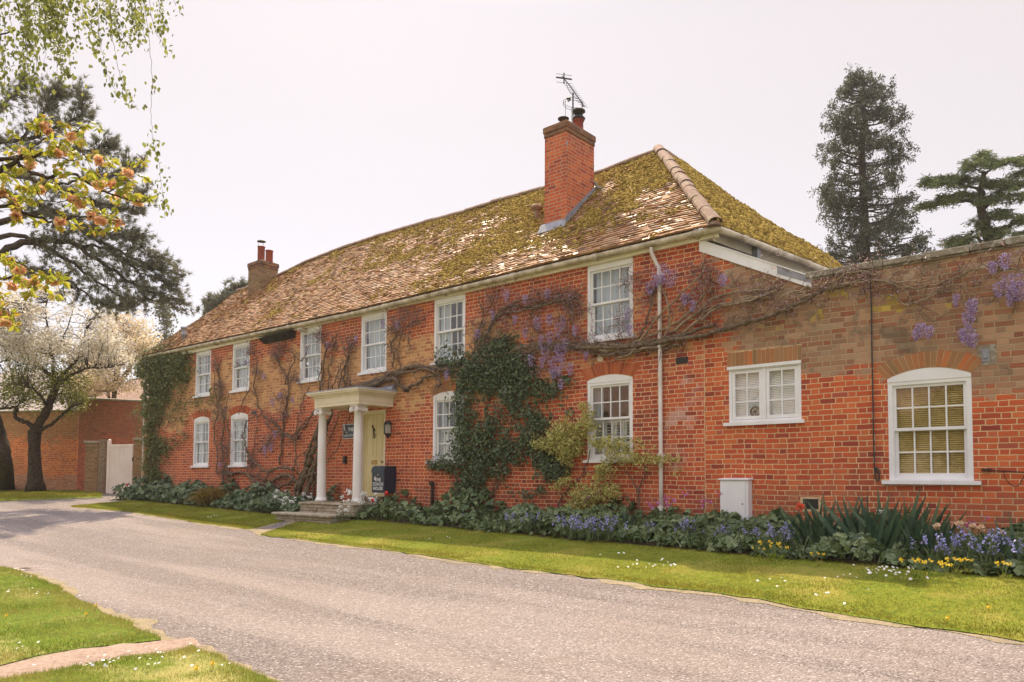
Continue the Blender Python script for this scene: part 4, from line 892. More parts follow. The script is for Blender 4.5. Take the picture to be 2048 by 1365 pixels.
mb = MB(); stones(mb, -15.95, -13.85, -1.22, .0, .14, .37, 3, .3); mb.box(-15.94, -13.86, -1.19, -.01, .12, .365); stones(mb, -15.97, -13.83, -1.25, -.85, .37, .42, 1, .5); stones(mb, -15.96, -13.84, -.855, -.002, .37, .419, 1, .7); part('upper_step', mb, M['stone'], stp, bevel=.012)
for cx in (-15.59, -14.185): mb = MB(); mb.box(cx-.22, cx+.22, -1.08, -.64, .42, .44+.0); part('plinth', mb, M['stone'], stp)
mb = MB(); stones(mb, -16.15, -13.95, -1.75, -1.2, -.12, .12, 3, .34); mb.box(-16.14, -13.96, -1.72, -1.2, -.14, .12); part('lower_riser', mb, M['stone'], stp, bevel=.012)
mb = MB(); stones(mb, -16.25, -13.9, -1.8, -1.15, .12, .185, 1, .8); part('lower_tread', mb, M['stone'], stp, bevel=.015)

# ------------------------------------------------------------------ things fixed to the wall
def text_mb(body, size, origin, udir, vdir, align='CENTER', font_extr=.001):
    cu = bpy.data.curves.new('lettering', 'FONT'); cu.body = body; cu.size = size; cu.align_x = align; cu.align_y = 'CENTER'; cu.resolution_u = 2; cu.space_line = .95; cu.offset = size*.035
    o = bpy.data.objects.new('lettering', cu); COL.objects.link(o); bpy.context.view_layer.update()
    me = o.evaluated_get(bpy.context.evaluated_depsgraph_get()).to_mesh(); V = np.array([v.co[:] for v in me.vertices]); F = [tuple(p.vertices) for p in me.polygons]
    u, v = np.asarray(udir, float), np.asarray(vdir, float); P = np.asarray(origin)+V[:, :1]*u+V[:, 1:2]*v
    mb = MB(); 
    for f in F: mb.f.append((np.array([f]), 0))
    mb.v.append(P); mb.n = len(P); o.evaluated_get(bpy.context.evaluated_depsgraph_get()).to_mesh_clear(); bpy.data.objects.remove(o); bpy.data.curves.remove(cu); return mb
bx0, bx1, by, bz0, bz1 = -14.28, -13.83, -.36, .66, 1.28
mbx = thing('postbox', 'dark navy wall postbox with white lettering and a swallow beside the cream front door', 'postbox', (-14.05, -.18, .66))
mb = MB(); P = [(by,bz0),(by,bz1-.13),(by+.01,bz1-.07),(by+.04,bz1-.02),(by+.1,bz1),(-.004,bz1+.01),(-.004,bz0)]; mb.prism([(bx0,y,z) for y, z in P], (bx1-bx0,0,0)); part('body', mb, M['navy'], mbx, bevel=.008)
mb = MB(); P = [(by-.015,bz1-.15),(by-.01,bz1-.07),(by+.03,bz1-.005),(by+.1,bz1+.012),(by+.1,bz1+.002),(by+.04,bz1-.018),(by-.002,bz1-.075),(by-.004,bz1-.15)]; mb.prism([(bx0-.012,y,z) for y, z in P], (bx1-bx0+.024,0,0)); part('flap', mb, M['navy'], mbx)
mb = MB(); mb.lathe([(.014, 0), (.014, -.006)], ((bx0+bx1)/2, by, bz1-.2), 10, axis=1); part('lock', mb, M['whiteletter'], mbx)
part('lettering', text_mb('THE\nCOACH\nHOUSE', .108, ((bx0+bx1)/2, by-.003, bz0+.2), (1, 0, 0), (0, 0, 1)), M['whiteletter'], mbx)
mb = MB(); cx, cz = (bx0+bx1)/2-.11, bz1-.29; sw_ = [(-.06,.0),(-.02,.012),(-.03,.06),(.0,.03),(.015,.075),(.03,.02),(.055,-.01),(.03,-.03),(.045,-.07),(.0,-.035),(-.03,-.04),(-.02,-.015)]; mb.add([(cx+a, by-.003, cz+b) for a, b in sw_], [tuple(range(len(sw_)))]); part('bird_emblem', mb, M['whiteletter'], mbx)
sg = thing('house_sign', 'blue and white house name plaque between the porch columns', 'sign', (-15.65, -.02, 2.0))
mb = MB(); mb.box(-15.92, -15.4, -.018, -.002, 1.99, 2.37); part('plate', mb, M['whiteletter'], sg, bevel=.006)
mb = MB(); mb.box(-15.9, -15.42, -.022, -.018, 2.01, 2.35); part('field', mb, M['navy'], sg)
part('lettering', text_mb('THE', .115, (-15.58, -.0245, 2.22), (1, 0, 0), (0, 0, 1)), M['whiteletter'], sg)
part('lettering', text_mb('COACH HOUSE', .074, (-15.66, -.0245, 2.075), (1, 0, 0), (0, 0, 1)), M['whiteletter'], sg)
mb = MB(); th = np.linspace(0, 1.5, 14); a = np.stack([-15.72-.15*np.cos(th), 0*th-.0235, 2.33-.19*np.sin(th)], -1); mb.quads(np.stack([a[:-1], a[1:], a[1:]+[.03,0,.012], a[:-1]+[.03,0,.012]], 1)); part('emblem', mb, M['whiteletter'], sg)
ln = thing('wall_lantern', 'black half-round wall lantern right of the front door', 'lantern', (-14.1, -.06, 2.0)); lx = -14.09
mb = MB(); mb.lathe([(.02,.40),(.06,.385),(.09,.35),(.1,.325),(.1,.31),(.02,.31)], (lx,-.06,1.97), 12); mb.lathe([(.01,-.02),(.02,.0),(.03,.03),(.075,.07),(.09,.1),(.02,.1)], (lx,-.06,1.97), 12); mb.box(lx-.06, lx+.06, -.03, -.002, 2.02, 2.33); part('frame', mb, M['iron'], ln)
mb = MB()
for k in range(9): a = -math.pi*k/8; mb.tube([(lx+.088*math.cos(a), -.06+.088*math.sin(a), 2.06), (lx+.088*math.cos(a), -.06+.088*math.sin(a), 2.285)], .008, 4)
part('glazing_bar', mb, M['iron'], ln)
mb = MB(); mb.lathe([(.078,.1),(.078,.31)], (lx,-.06,1.97), 12); part('shade', mb, M['cream'], ln)
q = W(692, 920); mb = MB(); mb.box(q[0]-.045, q[0]+.045, -.07, -.002, q[2]-.1, q[2]+.09); mb.box(q[0]-.03, q[0]+.03, -.082, -.07, q[2]-.05, q[2]+.05)
single('doorbell_box', mb, M['iron'], 'small black box on the brick wall below the house sign', 'key safe', (q[0], -.03, q[2]))
q = W(868, 968); mb = MB(); mb.tube(spline([(q[0], -.05, .1), (q[0]+.01, -.06, .6), (q[0]+.0, -.06, q[2]+.0), (q[0]-.06, -.09, q[2]+.02)], 5), .035, 8); mb.lathe([(.04,-.05),(.06,-.02),(.05,.02),(.02,.05)], (q[0], -.07, q[2]+.02), 10)
single('standpipe', mb, M['rust'], 'short dark standpipe against the brick wall left of the ivy', 'standpipe', (q[0], -.05, .1))
A_, B_ = W(527, 672, -.1), W(585, 661, -.1); zb_ = W(527, 688, -.1)[2]
mb = MB(); x0, x1 = A_[0], B_[0]; zt2 = A_[2]; nbx = thing('nest_box', 'long black timber nest box tucked under the eaves', 'nest box', ((x0+x1)/2, -.1, zb_))
P = [(-.004,zb_-.0),(-.1,zb_),(-.24,zb_+.1),(-.24,zb_+.15),(-.004,zt2+.0)]; mb.prism([(x0,y,z) for y, z in P], (x1-x0,0,0)); part('box', mb, M['nest'], nbx)
mb = MB(); mb.hexa([(x0-.03,-.3,zb_+.15),(x1+.03,-.3,zb_+.15),(x1+.03,-.004,zt2+.005),(x0-.03,-.004,zt2+.005)], [(x0-.03,-.3,zb_+.17),(x1+.03,-.3,zb_+.17),(x1+.03,-.004,zt2+.03),(x0-.03,-.004,zt2+.03)]); part('lid', mb, M['board'], nbx)
mb = MB()
for k in range(3): mb.lathe([(.035, 0), (.035, -.006)], (x0+(x1-x0)*(k+.5)/3, -.17, zb_+.045), 10, axis=1)
part('entrance_hole', mb, M['dark'], nbx)
q = W(606, 661, -.1); mb = MB(); mb.lathe([(.05,-.14),(.06,-.1),(.06,.1),(.05,.12)], (q[0], -.1, q[2]), 10, axis=1); mb.box(q[0]-.03, q[0]+.03, -.08, .0, q[2]-.0, q[2]+.09)
single('floodlight', mb, M['gutter'], 'small grey lamp under the eaves beside the black nest box', 'lamp', (q[0], -.1, q[2]))

# ------------------------------------------------------------------ lane walls, gate and buildings on the left
def seg_wall(name, label, A, B, zt, mt, capm, th=.34, zb=-.4, topA=None):
    A, B = np.asarray(A)[:2], np.asarray(B)[:2]; t = unit(B-A); nrm = np.array([-t[1], t[0]]); ta = topA or zt
    tg = thing(name, label, 'wall', (A[0], A[1], 0)); mb = MB()
    c = [A, B, B+nrm*th, A+nrm*th]; mb.hexa([(p[0], p[1], zb) for p in c], [(c[0][0],c[0][1],ta),(c[1][0],c[1][1],zt),(c[2][0],c[2][1],zt),(c[3][0],c[3][1],ta)]); part('wall', mb, M[mt], tg)
    mb = MB(); e = .06; c = [A-nrm*e-t*e, B-nrm*e+t*e, B+nrm*(th+e)+t*e, A+nrm*(th+e)-t*e]
    mb.hexa([(c[0][0],c[0][1],ta+.003),(c[1][0],c[1][1],zt+.003),(c[2][0],c[2][1],zt+.003),(c[3][0],c[3][1],ta+.003)], [(c[0][0],c[0][1],ta+.08),(c[1][0],c[1][1],zt+.08),(c[2][0],c[2][1],zt+.12),(c[3][0],c[3][1],ta+.12)]); part('coping', mb, M[capm], tg, bevel=.02)
    return tg
A, B = AT(-420, 985, 37), AT(152, 985, 33.5); zt = AT(100, 824, 34)[2]
seg_wall('lane_wall', 'orange brick lane wall with mossy top behind the blossom tree', A, B, zt, 'brick_lane', 'coping')
A2, B2 = AT(153, 985, 32.6), AT(300, 985, 30.0); zt2 = AT(158, 798, 32.6)[2]
seg_wall('courtyard_wall', 'tall dark red brick wall behind the white wooden gate', A2, B2, AT(290, 805, 30)[2], 'brick_gate', 'coping', topA=zt2)
def pier(label, pxa, pxb, ptop, depth, d=.5, capw=.05, mt='brick_pier'):
    a, b = AT(pxa, 985, depth), AT(pxb, 985, depth); w_ = np.linalg.norm((b-a)[:2]); z1 = AT(pxa, ptop, depth)[2]; c = (a+b)/2; z0 = float(gz(c[0], c[1]))-.2
    t = unit((b-a)[:2]); n = np.array([-t[1], t[0]]); tg = thing('brick_pier', label, 'gate pier', (c[0], c[1], z0)); mb = MB()
    q = [a[:2], b[:2], b[:2]+n*d, a[:2]+n*d]; mb.hexa([(*p, z0) for p in q], [(*p, z1-.1) for p in q]); part('shaft', mb, M[mt], tg)
    q = [a[:2]-t*capw-n*capw, b[:2]+t*capw-n*capw, b[:2]+t*capw+n*(d+capw), a[:2]-t*capw+n*(d+capw)]; mb = MB(); mb.hexa([(*p, z1-.098) for p in q], [(*p, z1) for p in q]); part('cap', mb, M['coping'], tg, bevel=.02)
    return tg
pier('mossy brick pier left of the wooden gate post', 168, 193, 882, 29.4)
pier('narrow mossy brick pier between the white gate and the ivy', 265, 283, 876, 27.9, .4, .04)
a = AT(193, 997, 29.0); z1 = AT(193, 878, 29)[2]; z0 = float(gz(a[0], a[1]))-.1; b = AT(207, 997, 28.9); mb = MB()
mb.hexa([(a[0],a[1],z0),(b[0]-.08,b[1],z0),(b[0]-.08,b[1]+.16,z0),(a[0],a[1]+.16,z0)], [(a[0]+.07,a[1],z1-.02),(b[0]-.02,b[1],z1),(b[0]-.02,b[1]+.16,z1),(a[0]+.07,a[1]+.16,z1-.02)])
single('gate_post', mb, M['wood'], 'grey weathered timber post on which the white gate hangs', 'gate post', (a[0], a[1], z0))
ga, gb = AT(212, 995, 28.6), AT(263.5, 995, 28.0); gtop = AT(240, 889, 28.3)[2]; gz0 = float(gz(ga[0], ga[1]))+.03
gt = thing('garden_gate', 'white vertical-boarded wooden gate with one rounded tall stile', 'gate', (ga[0], ga[1], gz0))
t = unit((gb-ga)[:2]); n = np.array([-t[1], t[0]]); Lg = np.linalg.norm((gb-ga)[:2])
def gbox(mb, u0, u1, v0, v1, z0, z1): q = [ga[:2]+t*u0+n*v0, ga[:2]+t*u1+n*v0, ga[:2]+t*u1+n*v1, ga[:2]+t*u0+n*v1]; mb.hexa([(*p, z0) for p in q], [(*p, z1) for p in q])
mb = MB(); nb_ = 9
for k in range(nb_): gbox(mb, .12+(Lg-.16)*k/nb_+.005, .12+(Lg-.16)*(k+1)/nb_-.005, 0, .03, gz0, gtop-.1)
gbox(mb, .12, Lg-.02, .008, .036, gz0, gtop-.1); part('boards', mb, M['gate'], gt)
mb = MB(); gbox(mb, .1, Lg, -.01, .045, gtop-.1, gtop); part('top_rail', mb, M['gate'], gt, bevel=.008)
mb = MB(); zt3 = AT(220, 880, 28.5)[2]; gbox(mb, 0, .14, -.015, .055, gz0, zt3-.06)
th = np.linspace(0, math.pi, 9); c = ga[:2]+t*.07; P = [(c[0]+t[0]*.07*math.cos(q)-n[0]*.015, c[1]+t[1]*.07*math.cos(q)-n[1]*.015, zt3-.059+.09*math.sin(q)) for q in th]; mb.prism(P, (n[0]*.07, n[1]*.07, 0)); part('stile', mb, M['gate'], gt)
mb = MB(); gbox(mb, Lg-.01, Lg+.02, -.03, .06, gz0+1.2, gz0+1.35); part('latch', mb, M['iron'], gt)
# buildings behind the walls
def hipped(name, label, px0, px1, pbase, peave, pridge, depth, deep, wm, rm, rx0=.2, rx1=.8):
    a, b = AT(px0, pbase, depth)[:2], AT(px1, pbase, depth)[:2]; t = unit(b-a); n = np.array([-t[1], t[0]]); z0 = -.2; z1 = AT((px0+px1)/2, peave, depth)[2]; z2 = AT((px0+px1)/2, pridge, depth+deep/2)[2]
    q = [a, b, b+n*deep, a+n*deep]; tg = thing(name, label, 'house', (a[0], a[1], 0)); mb = MB(); mb.hexa([(*p, z0) for p in q], [(*p, z1) for p in q]); part('wall', mb, M[wm], tg)
    e = .35; q = [a-t*e-n*e, b+t*e-n*e, b+t*e+n*(deep+e), a-t*e+n*(deep+e)]; r0 = a+(b-a)*rx0+n*deep/2; r1 = a+(b-a)*rx1+n*deep/2
    mb = MB(); P = [(*p, z1-.05) for p in q]+[(*r0, z2), (*r1, z2)]; mb.add(P, [(0,1,5,4),(2,3,4,5)]); mb.add(P, [(1,2,5),(3,0,4)]); part('roof', mb, M[rm], tg)
    return tg
M['farroof'] = (lambda t: t.done(t.bsdf(t.mix(t.step(t.math('FRACT', t.math('MULTIPLY', t.xyz()[2], 9.)), .0, .35), (.14, .08, .06), t.mix(t.noise(3, detail=4), (.3, .19, .15), (.38, .25, .2))), .8, .2)))(NT('far_roof'))
hipped('outbuilding', 'low outbuilding with a red tiled hipped roof behind the tall brick wall', 178, 296, 985, 806, 742, 38, 7, 'brick_gate', 'farroof', .45, .62)
hipped('rendered_house', 'pale rendered house roof showing through the blossom above the lane wall', -170, 106, 985, 858, 742, 46, 9, 'render', 'render', .25, .8)
# ------------------------------------------------------------------ climbers on the walls
def WL(L, y=-.06, n=5, jit=.008):
    P = np.array([W(a, b, y) for a, b in L]); P = spline(P, n, jit); P[:, 1] += np.cumsum(rng.normal(0, .006, len(P)))*.5; P[:, 1] = np.minimum(P[:, 1], -.02); return P
def taper(n, a, b): return np.linspace(a, b, n)
def twigspray(mb, P, dens, L=(.12, .4), r=.004, up=.3, ylim=-.015, tips=None):
    seg = np.linalg.norm(np.diff(P, axis=0), axis=1).sum(); n = max(1, int(seg*dens))
    for _ in range(n):
        i = rng.integers(len(P)); a = P[i]; d = unit(np.array([rng.normal(), rng.normal()*.45-.15, rng.normal()+up])); l = rng.uniform(*L)
        q = a+d*l*.5+rng.normal(0, .02, 3); e = a+d*l+rng.normal(0, .05, 3)
        T = np.array([a, q, e]); T[:, 1] = np.minimum(T[:, 1], ylim); mb.tube(T, [r, r*.8, r*.4], 3, cap=False)
        if tips is not None: tips += [T[1], T[2]]
        if rng.random() < .6:
            e2 = q+unit(np.array([rng.normal(), -abs(rng.normal())*.4, rng.normal()+up]))*l*.5; e2[1] = min(e2[1], ylim); mb.tube([q, e2], [r*.7, r*.3], 3, cap=False)
            if tips is not None: tips.append(e2)
def zoomc(L, k, ox, oy): return [(a/k+ox, b/k+oy, r/k) for a, b, r in L]
def blobs(L, dens, y=(-.03, -.22)):
    """points on the wall inside a union of round patches (pixels -> wall metres)"""
    out_ = []
    for a, b, r in L:
        c = W(a, b); e = W(a+r, b)[0]-c[0]; f = c[2]-W(a, b+r)[2]; n = int(math.pi*abs(e*f)*dens)
        q = np.sqrt(rng.random(n))*1.05; t = rng.random(n)*6.283; nn = 1+.25*np.sin(t*5+a)*q
        P = np.column_stack([c[0]+e*q*np.cos(t)*nn, y[0]+(y[1]-y[0])*rng.random(n)*(1.15-q*.75), c[2]+f*q*np.sin(t)*nn]); out_.append(P)
    return np.concatenate(out_)
wis = thing('wisteria', 'old wisteria with a twisted trunk beside the porch, bare branches and mauve flowers', 'climbing plant', tuple(W(603, 1000, -.25)))
mb = MB()
trunks = [([(596,1012),(600,985),(606,960),(618,935),(628,905),(634,870),(645,835),(656,800),(668,790)], .085, .04),
 ([(606,1012),(612,985),(618,955),(632,920),(645,880),(655,845),(668,815),(684,788)], .07, .035), ([(590,1010),(592,980),(600,955),(612,925),(622,890),(640,850),(650,815)], .06, .03),
 ([(614,1010),(618,975),(628,940),(640,900),(652,860),(668,820),(690,790)], .05, .028), ([(622,1000),(630,960),(642,930),(655,890),(672,850),(682,815)], .022, .012),
 ([(640,960),(655,925),(675,900),(690,860),(700,820),(698,790)], .014, .01), ([(600,960),(630,945),(634,930),(618,918),(606,905)], .03, .022), ([(596,950),(590,915),(590,880),(604,850),(632,825),(640,800)], .02, .014), ([(585,960),(588,930),(612,900),(640,880),(655,850)], .016, .012)]
for L, a, b in trunks:
    P = WL(L, -.2, 5, .022); mb.tube(P, taper(len(P), a, b)*(1+.16*rng.normal(size=len(P))), 7)
part('trunk', mb, M['vine'], wis, smooth=True)
mb = MB(); tw = MB(); tips = []; skel = []
BR = [([(668,790),(700,778),(735,768),(765,757),(800,742),(830,733),(860,736),(890,742)],.05,.03), ([(684,790),(720,776),(750,764),(775,750),(800,740)],.035,.02), ([(670,792),(710,782),(760,765),(790,758),(800,775),(830,772),(850,755),(878,750)],.035,.022), ([(700,785),(740,772),(790,752),(826,740),(870,744),(880,770),(872,775)],.02,.014),
 ([(878,740),(930,735),(985,715),(1040,698),(1090,692),(1150,690),(1195,693)],.03,.024), ([(890,748),(940,740),(1000,712),(1060,702),(1120,697),(1180,702),(1250,706),(1310,697),(1365,690)],.02,.014),
 ([(1060,690),(1120,688),(1190,690),(1260,688),(1320,680),(1370,668),(1430,648)],.022,.016), ([(1150,694),(1215,697),(1290,690),(1350,680),(1410,670),(1460,655),(1512,640),(1560,624),(1603,604),(1650,580),(1700,568)],.028,.018), ([(1190,700),(1260,700),(1330,690),(1380,655),(1420,620),(1470,604),(1540,596)],.02,.014),
 ([(1180,705),(1220,712),(1262,690),(1290,650),(1302,600),(1310,575)],.014,.008), ([(1230,720),(1268,700),(1310,640),(1350,600),(1395,560),(1405,545)],.014,.01), ([(1320,690),(1340,640),(1330,590),(1318,560)],.012,.008), ([(1340,665),(1390,630),(1430,595),(1480,585),(1530,578),(1560,560)],.018,.01), ([(1400,640),(1440,615),(1490,605),(1530,590),(1570,575)],.016,.01),
 ([(1190,685),(1250,690),(1310,668),(1360,640),(1400,600),(1430,570)],.016,.01), ([(1560,596),(1600,580),(1640,570),(1700,566),(1760,560),(1800,568)],.012,.008), ([(1600,600),(1650,575),(1700,545),(1760,548)],.014,.008),
 ([(1650,578),(1720,560),(1790,566),(1830,578),(1900,560),(1950,540),(2000,535),(2060,540),(2110,536)],.01,.007), ([(1740,560),(1780,568),(1806,580),(1826,610),(1833,645)],.008,.005), ([(1780,590),(1815,610),(1845,600),(1890,572),(1930,548),(1970,535)],.008,.005), ([(1900,570),(1925,572),(1940,600),(1942,640)],.006,.004), ([(1790,566),(1850,562),(1905,545),(1960,538),(2040,540)],.006,.004), ([(1845,560),(1848,540),(1842,530)],.005,.003),
 ([(962,700),(972,672),(985,645),(1000,622),(1020,612),(1060,612),(1105,604),(1140,596),(1160,590)],.022,.01), ([(985,650),(1000,630),(1040,622),(1085,612),(1120,600),(1150,600),(1164,612)],.014,.008), ([(950,690),(962,650),(968,620),(960,605)],.012,.006), ([(1010,615),(1050,598),(1090,600),(1130,586)],.01,.005), ([(1060,612),(1072,640),(1064,680)],.006,.004), ([(1135,600),(1142,640),(1150,685)],.006,.004),
 ([(598,965),(575,950),(550,958),(530,970),(505,958),(480,945),(455,950),(445,940)],.03,.014), ([(590,960),(560,975),(540,985),(520,975),(500,962)],.022,.012), ([(588,940),(560,935),(535,945),(515,930),(500,915),(492,900)],.024,.012), ([(540,940),(530,960),(510,950)],.014,.01),
 ([(560,930),(562,890),(566,850),(570,810),(576,775),(570,745),(555,725),(548,712)],.02,.01), ([(560,860),(548,845),(535,838),(525,830),(515,800),(508,775),(512,750),(516,715)],.016,.008), ([(570,770),(582,735),(588,710),(570,700),(555,695)],.012,.007), ([(500,925),(492,895),(484,870),(495,840),(520,830)],.012,.007), ([(600,870),(590,880),(565,866),(545,862),(530,845)],.02,.01), ([(630,820),(612,850),(590,868),(560,872)],.018,.01),
 ([(590,870),(598,830),(606,800),(620,775)],.01,.006), ([(500,780),(488,800),(478,830)],.008,.005), ([(515,905),(530,890),(548,870)],.01,.006), ([(505,910),(512,860),(514,810)],.006,.004), ([(440,945),(500,950),(555,972)],.014,.01),
 ([(640,782),(645,745),(652,710),(648,685),(640,665)],.016,.008), ([(656,782),(658,740),(664,705),(672,680)],.014,.006), ([(646,780),(638,750),(648,715),(660,690),(675,672)],.01,.005), ([(688,778),(690,740),(697,705),(704,680)],.016,.007), ([(676,778),(684,745),(700,715),(706,690)],.01,.005), ([(700,775),(694,730),(690,700),(680,678)],.01,.005), ([(665,780),(676,745),(688,720)],.008,.004),
 ([(786,735),(786,705),(780,690),(795,665),(798,640)],.014,.007), ([(800,740),(796,700),(806,665),(820,650),(850,640)],.008,.004), ([(820,700),(816,665),(826,640)],.006,.004), ([(782,700),(776,690),(768,692)],.008,.004),
 ([(446,965),(448,935),(441,890),(447,845),(438,805),(441,770),(433,745),(440,715)],.02,.008), ([(436,950),(434,905),(428,860),(436,820),(430,780),(428,740)],.014,.006), ([(456,960),(452,915),(458,870),(452,830),(458,790)],.012,.005), ([(470,735),(500,725),(515,715)],.006,.004), ([(620,690),(605,720),(590,712)],.005,.003)]
mbw = MB()
for L, a, b in BR:
    P = WL(L, -.07-.05*rng.random(), 5, .018 if L[0][0] < 900 else .012); rt = L[0][0] > 1180; (mbw if rt else mb).tube(P, taper(len(P), a, b)*(1.25 if rt else 1.55)+.002, 6); skel.append(P)
    twigspray(tw, P, (5 if rt else 12) if a < .03 else 5, (.1, .4), .006, tips=None if rt and L[0][0] > 1400 else tips)
part('branches', mb, M['vine'], wis, smooth=True); part('pale_branches', mbw, M['vinepale'], wis, smooth=True)
# twiggy knots
KN = [(1100,690,40),(1060,655,38),(1130,660,32),(1000,655,30),(1150,625,26),(1080,735,34),(985,600,26),(1165,690,25),(1000,600,40),(1060,600,40),(1110,600,35),(1140,600,25),(1400,545,25),(1410,560,22),(560,705,25),(548,712,20),(430,730,22),(640,672,22),(665,690,25),(700,690,22),(800,640,35),(830,640,25),(785,650,20),(500,700,20),(515,745,25),(1480,590,60),(1540,590,50),(1430,600,50),(1380,600,30),(450,900,30),(440,830,35),(440,780,30),(560,800,25),(540,880,30),(500,930,25),(1290,600,35),(1270,560,25),(950,660,30),(970,690,25),(1690,560,40),(1760,555,40),(1890,560,40),(1990,545,50),(590,760,18),(570,830,20),(1240,650,20)]
for a, b, r in KN:
    c = W(a, b, -.09); rr_ = r/95.; n = int((10+r*.5)*(.45 if a > 1450 else 1))
    P = c+rng.normal(size=(n, 3))*np.array([rr_*.6, .03, rr_*.45]); twigspray(tw, P, 0 if n < 2 else 26/ max(.2, np.linalg.norm(np.diff(P, axis=0), axis=1).sum())*1.0, (.08, .3), .006, tips=tips)
part('twigs', tw, M['twig'], wis)
tips = np.array(tips); mb = MB()
leaves(mb, np.repeat(tips, 2, 0)+rng.normal(0, .02, (len(tips)*2, 3))*[1, .5, 1], rng.uniform(.025, .06, len(tips)*2), (0, -1, .2), 1., LEAF4, .55)
for a, b, r in [q for q in KN if q[0] < 1450]:
    c = W(a, b, -.1); rr_ = r/95.; n = int(r*5); P = c+rng.normal(size=(n, 3))*np.array([rr_*.55, .04, rr_*.4]); leaves(mb, P, rng.uniform(.025, .065, n), (0, -1, .2), 1., LEAF4, .5)
part('buds', mb, M['bud'], wis)['kind'] = 'stuff'
mb = MB()
for a, b, r in [(1690,555,25),(1740,550,25),(1600,590,30),(1640,600,20),(1660,575,20),(1710,570,18),(1830,532,14),(1560,600,25),(1540,545,12),(2000,520,25),(1870,565,15),(1550,555,14)]:
    c = W(a, b, -.12); n = int(r*2.2); P = c+rng.normal(size=(n, 3))*np.array([r/110., .05, r/160.]); leaves(mb, P, rng.uniform(.03, .07, n), (0, -1, .2), 1., LEAF4, .35)
part('pale_shoots', mb, M['budpale'], wis)['kind'] = 'stuff'
RAC = [(1075,645,16,.26),(1090,705,18,.28),(1132,690,16,.28),(1140,738,14,.24),(1062,720,14,.24),(1122,768,12,.2),(1050,665,12,.22),(1150,660,12,.22),(1098,640,14,.24),(1030,640,12,.2),(1322,548,30,.34),(1340,556,26,.3),(1300,576,16,.22),(1312,560,18,.22),(1255,628,12,.2),(1258,660,12,.2),(1370,598,14,.22),(1445,560,16,.2),(1385,612,12,.2),(1013,590,15,.26),(1095,586,14,.22),(1117,660,16,.32),(1126,645,12,.26),(1100,676,14,.28),(1116,705,18,.34),(1104,730,18,.36),(1125,720,14,.3),(1084,725,12,.2),(1108,745,18,.24),(1118,742,12,.2),(1082,682,12,.26),(1172,712,9,.18),(893,750,14,.2),(985,630,12,.2),(955,668,14,.2),(1050,598,12,.18),(2025,565,26,.26),(2040,580,22,.26),(1998,578,14,.2),(2020,600,10,.16),(1942,622,16,.26),(1946,610,12,.2),(1936,640,14,.24),(1935,672,17,.24),(1945,680,14,.2),(1925,670,10,.18),(1912,600,9,.16),(1842,660,14,.2),(1858,664,12,.18),(1832,668,10,.16),(2010,522,14,.22),(1985,535,10,.16),(530,900,16,.24),(542,896,12,.2),(545,805,14,.2),(560,790,10,.16),(655,690,10,.16),(712,678,8,.14),(795,650,12,.2),(765,648,10,.16),(528,752,12,.18),(550,868,12,.2),(640,790,8,.14),(585,800,8,.14),(490,725,8,.14),(440,930,10,.16)]
def raceme(c, wdt, L):
    n = int(60+wdt*9); s = rng.random(n); rr_ = (.25+.75*np.sin(np.pi*np.clip(.25+s*.7, 0, 1)))*wdt/175.; t = rng.random(n)*6.283; q = np.sqrt(rng.random(n))
    P = np.column_stack([c[0]+rr_*q*np.cos(t), c[1]+rr_*q*np.sin(t)*.8, c[2]-s*L+L*.45]); P[:, 1] = np.minimum(P[:, 1], -.01); m_ = MB(); leaves(m_, P, rng.uniform(.018, .036, n), (0, -.6, .3), 1., LEAF4, .9); return m_
for a, b, r, L in RAC: part('flower_raceme', raceme(W(a, b, -.15), r, L), M['wist'], wis)

def climber(name, label, blob, dens, size, mt, stems, yb=(-.03, -.22), cat='climbing plant', shape=LEAF6, asp=.95, extra=None):
    P = np.concatenate([blobs(blob, dens*.8, yb), blobs([(a+rng.normal(0, 9), b+rng.normal(0, 9), r*1.5) for a, b, r in blob], dens*.17, yb)]); c = P.mean(0); tg = thing(name, label, cat, (c[0], -.1, .1)); mb = MB()
    leaves(mb, P, rng.uniform(size*.6, size*1.25, len(P)), (0, -1, .35), .62, shape, asp); part('foliage', mb, M[mt], tg)
    mb = MB()
    for L, a, b in stems: Q = WL(L, -.06, 5, .01); mb.tube(Q, taper(len(Q), a, b), 5); twigspray(mb, Q, 5, (.1, .35), .004)
    part('stems', mb, M['twig'], tg)
    if extra: mb = MB(); P2 = blobs(extra[0], extra[1], yb); leaves(mb, P2, rng.uniform(size*.5, size, len(P2)), (0, -1, .35), .7, shape, asp); part('sparse_foliage', mb, M[extra[2]], tg)
    return tg
IV = zoomc([(400,480,45),(330,520,75),(450,560,65),(250,590,65),(180,570,45),(110,560,26),(360,600,85),(480,600,55),(220,650,55),(330,660,65),(430,690,52),(500,660,52),(560,690,48),(620,680,34),(680,640,22),(210,720,44),(420,740,46),(460,780,40),(220,800,46),(200,870,42),(340,840,42),(300,870,42),(230,930,65),(310,950,70),(400,960,48),(440,980,42),(520,800,42),(560,840,40),(520,880,52),(500,930,40),(560,980,52),(600,1030,52),(660,1040,42),(620,1060,36),(210,1000,55),(300,1030,60),(380,1050,34),(250,1090,55),(200,1130,40),(280,1140,36),(120,1020,34),(65,1028,18),(700,790,20),(500,1160,26),(560,1140,20),(395,900,30)], 2.274, 840, 480)
climber('ivy', 'large dark green ivy climbing the brick wall between the two right-hand ground floor windows', IV, 1300, .075, 'ivy', [([(950,1040),(946,1000),(955,950),(950,900),(945,850)],.03,.012), ([(965,1040),(985,990),(1010,950)],.016,.008), ([(975,1010),(1005,930),(1040,880),(1060,830),(1040,780)],.014,.008), ([(960,960),(1010,840),(1050,790)],.01,.006)], (-.03, -.26))
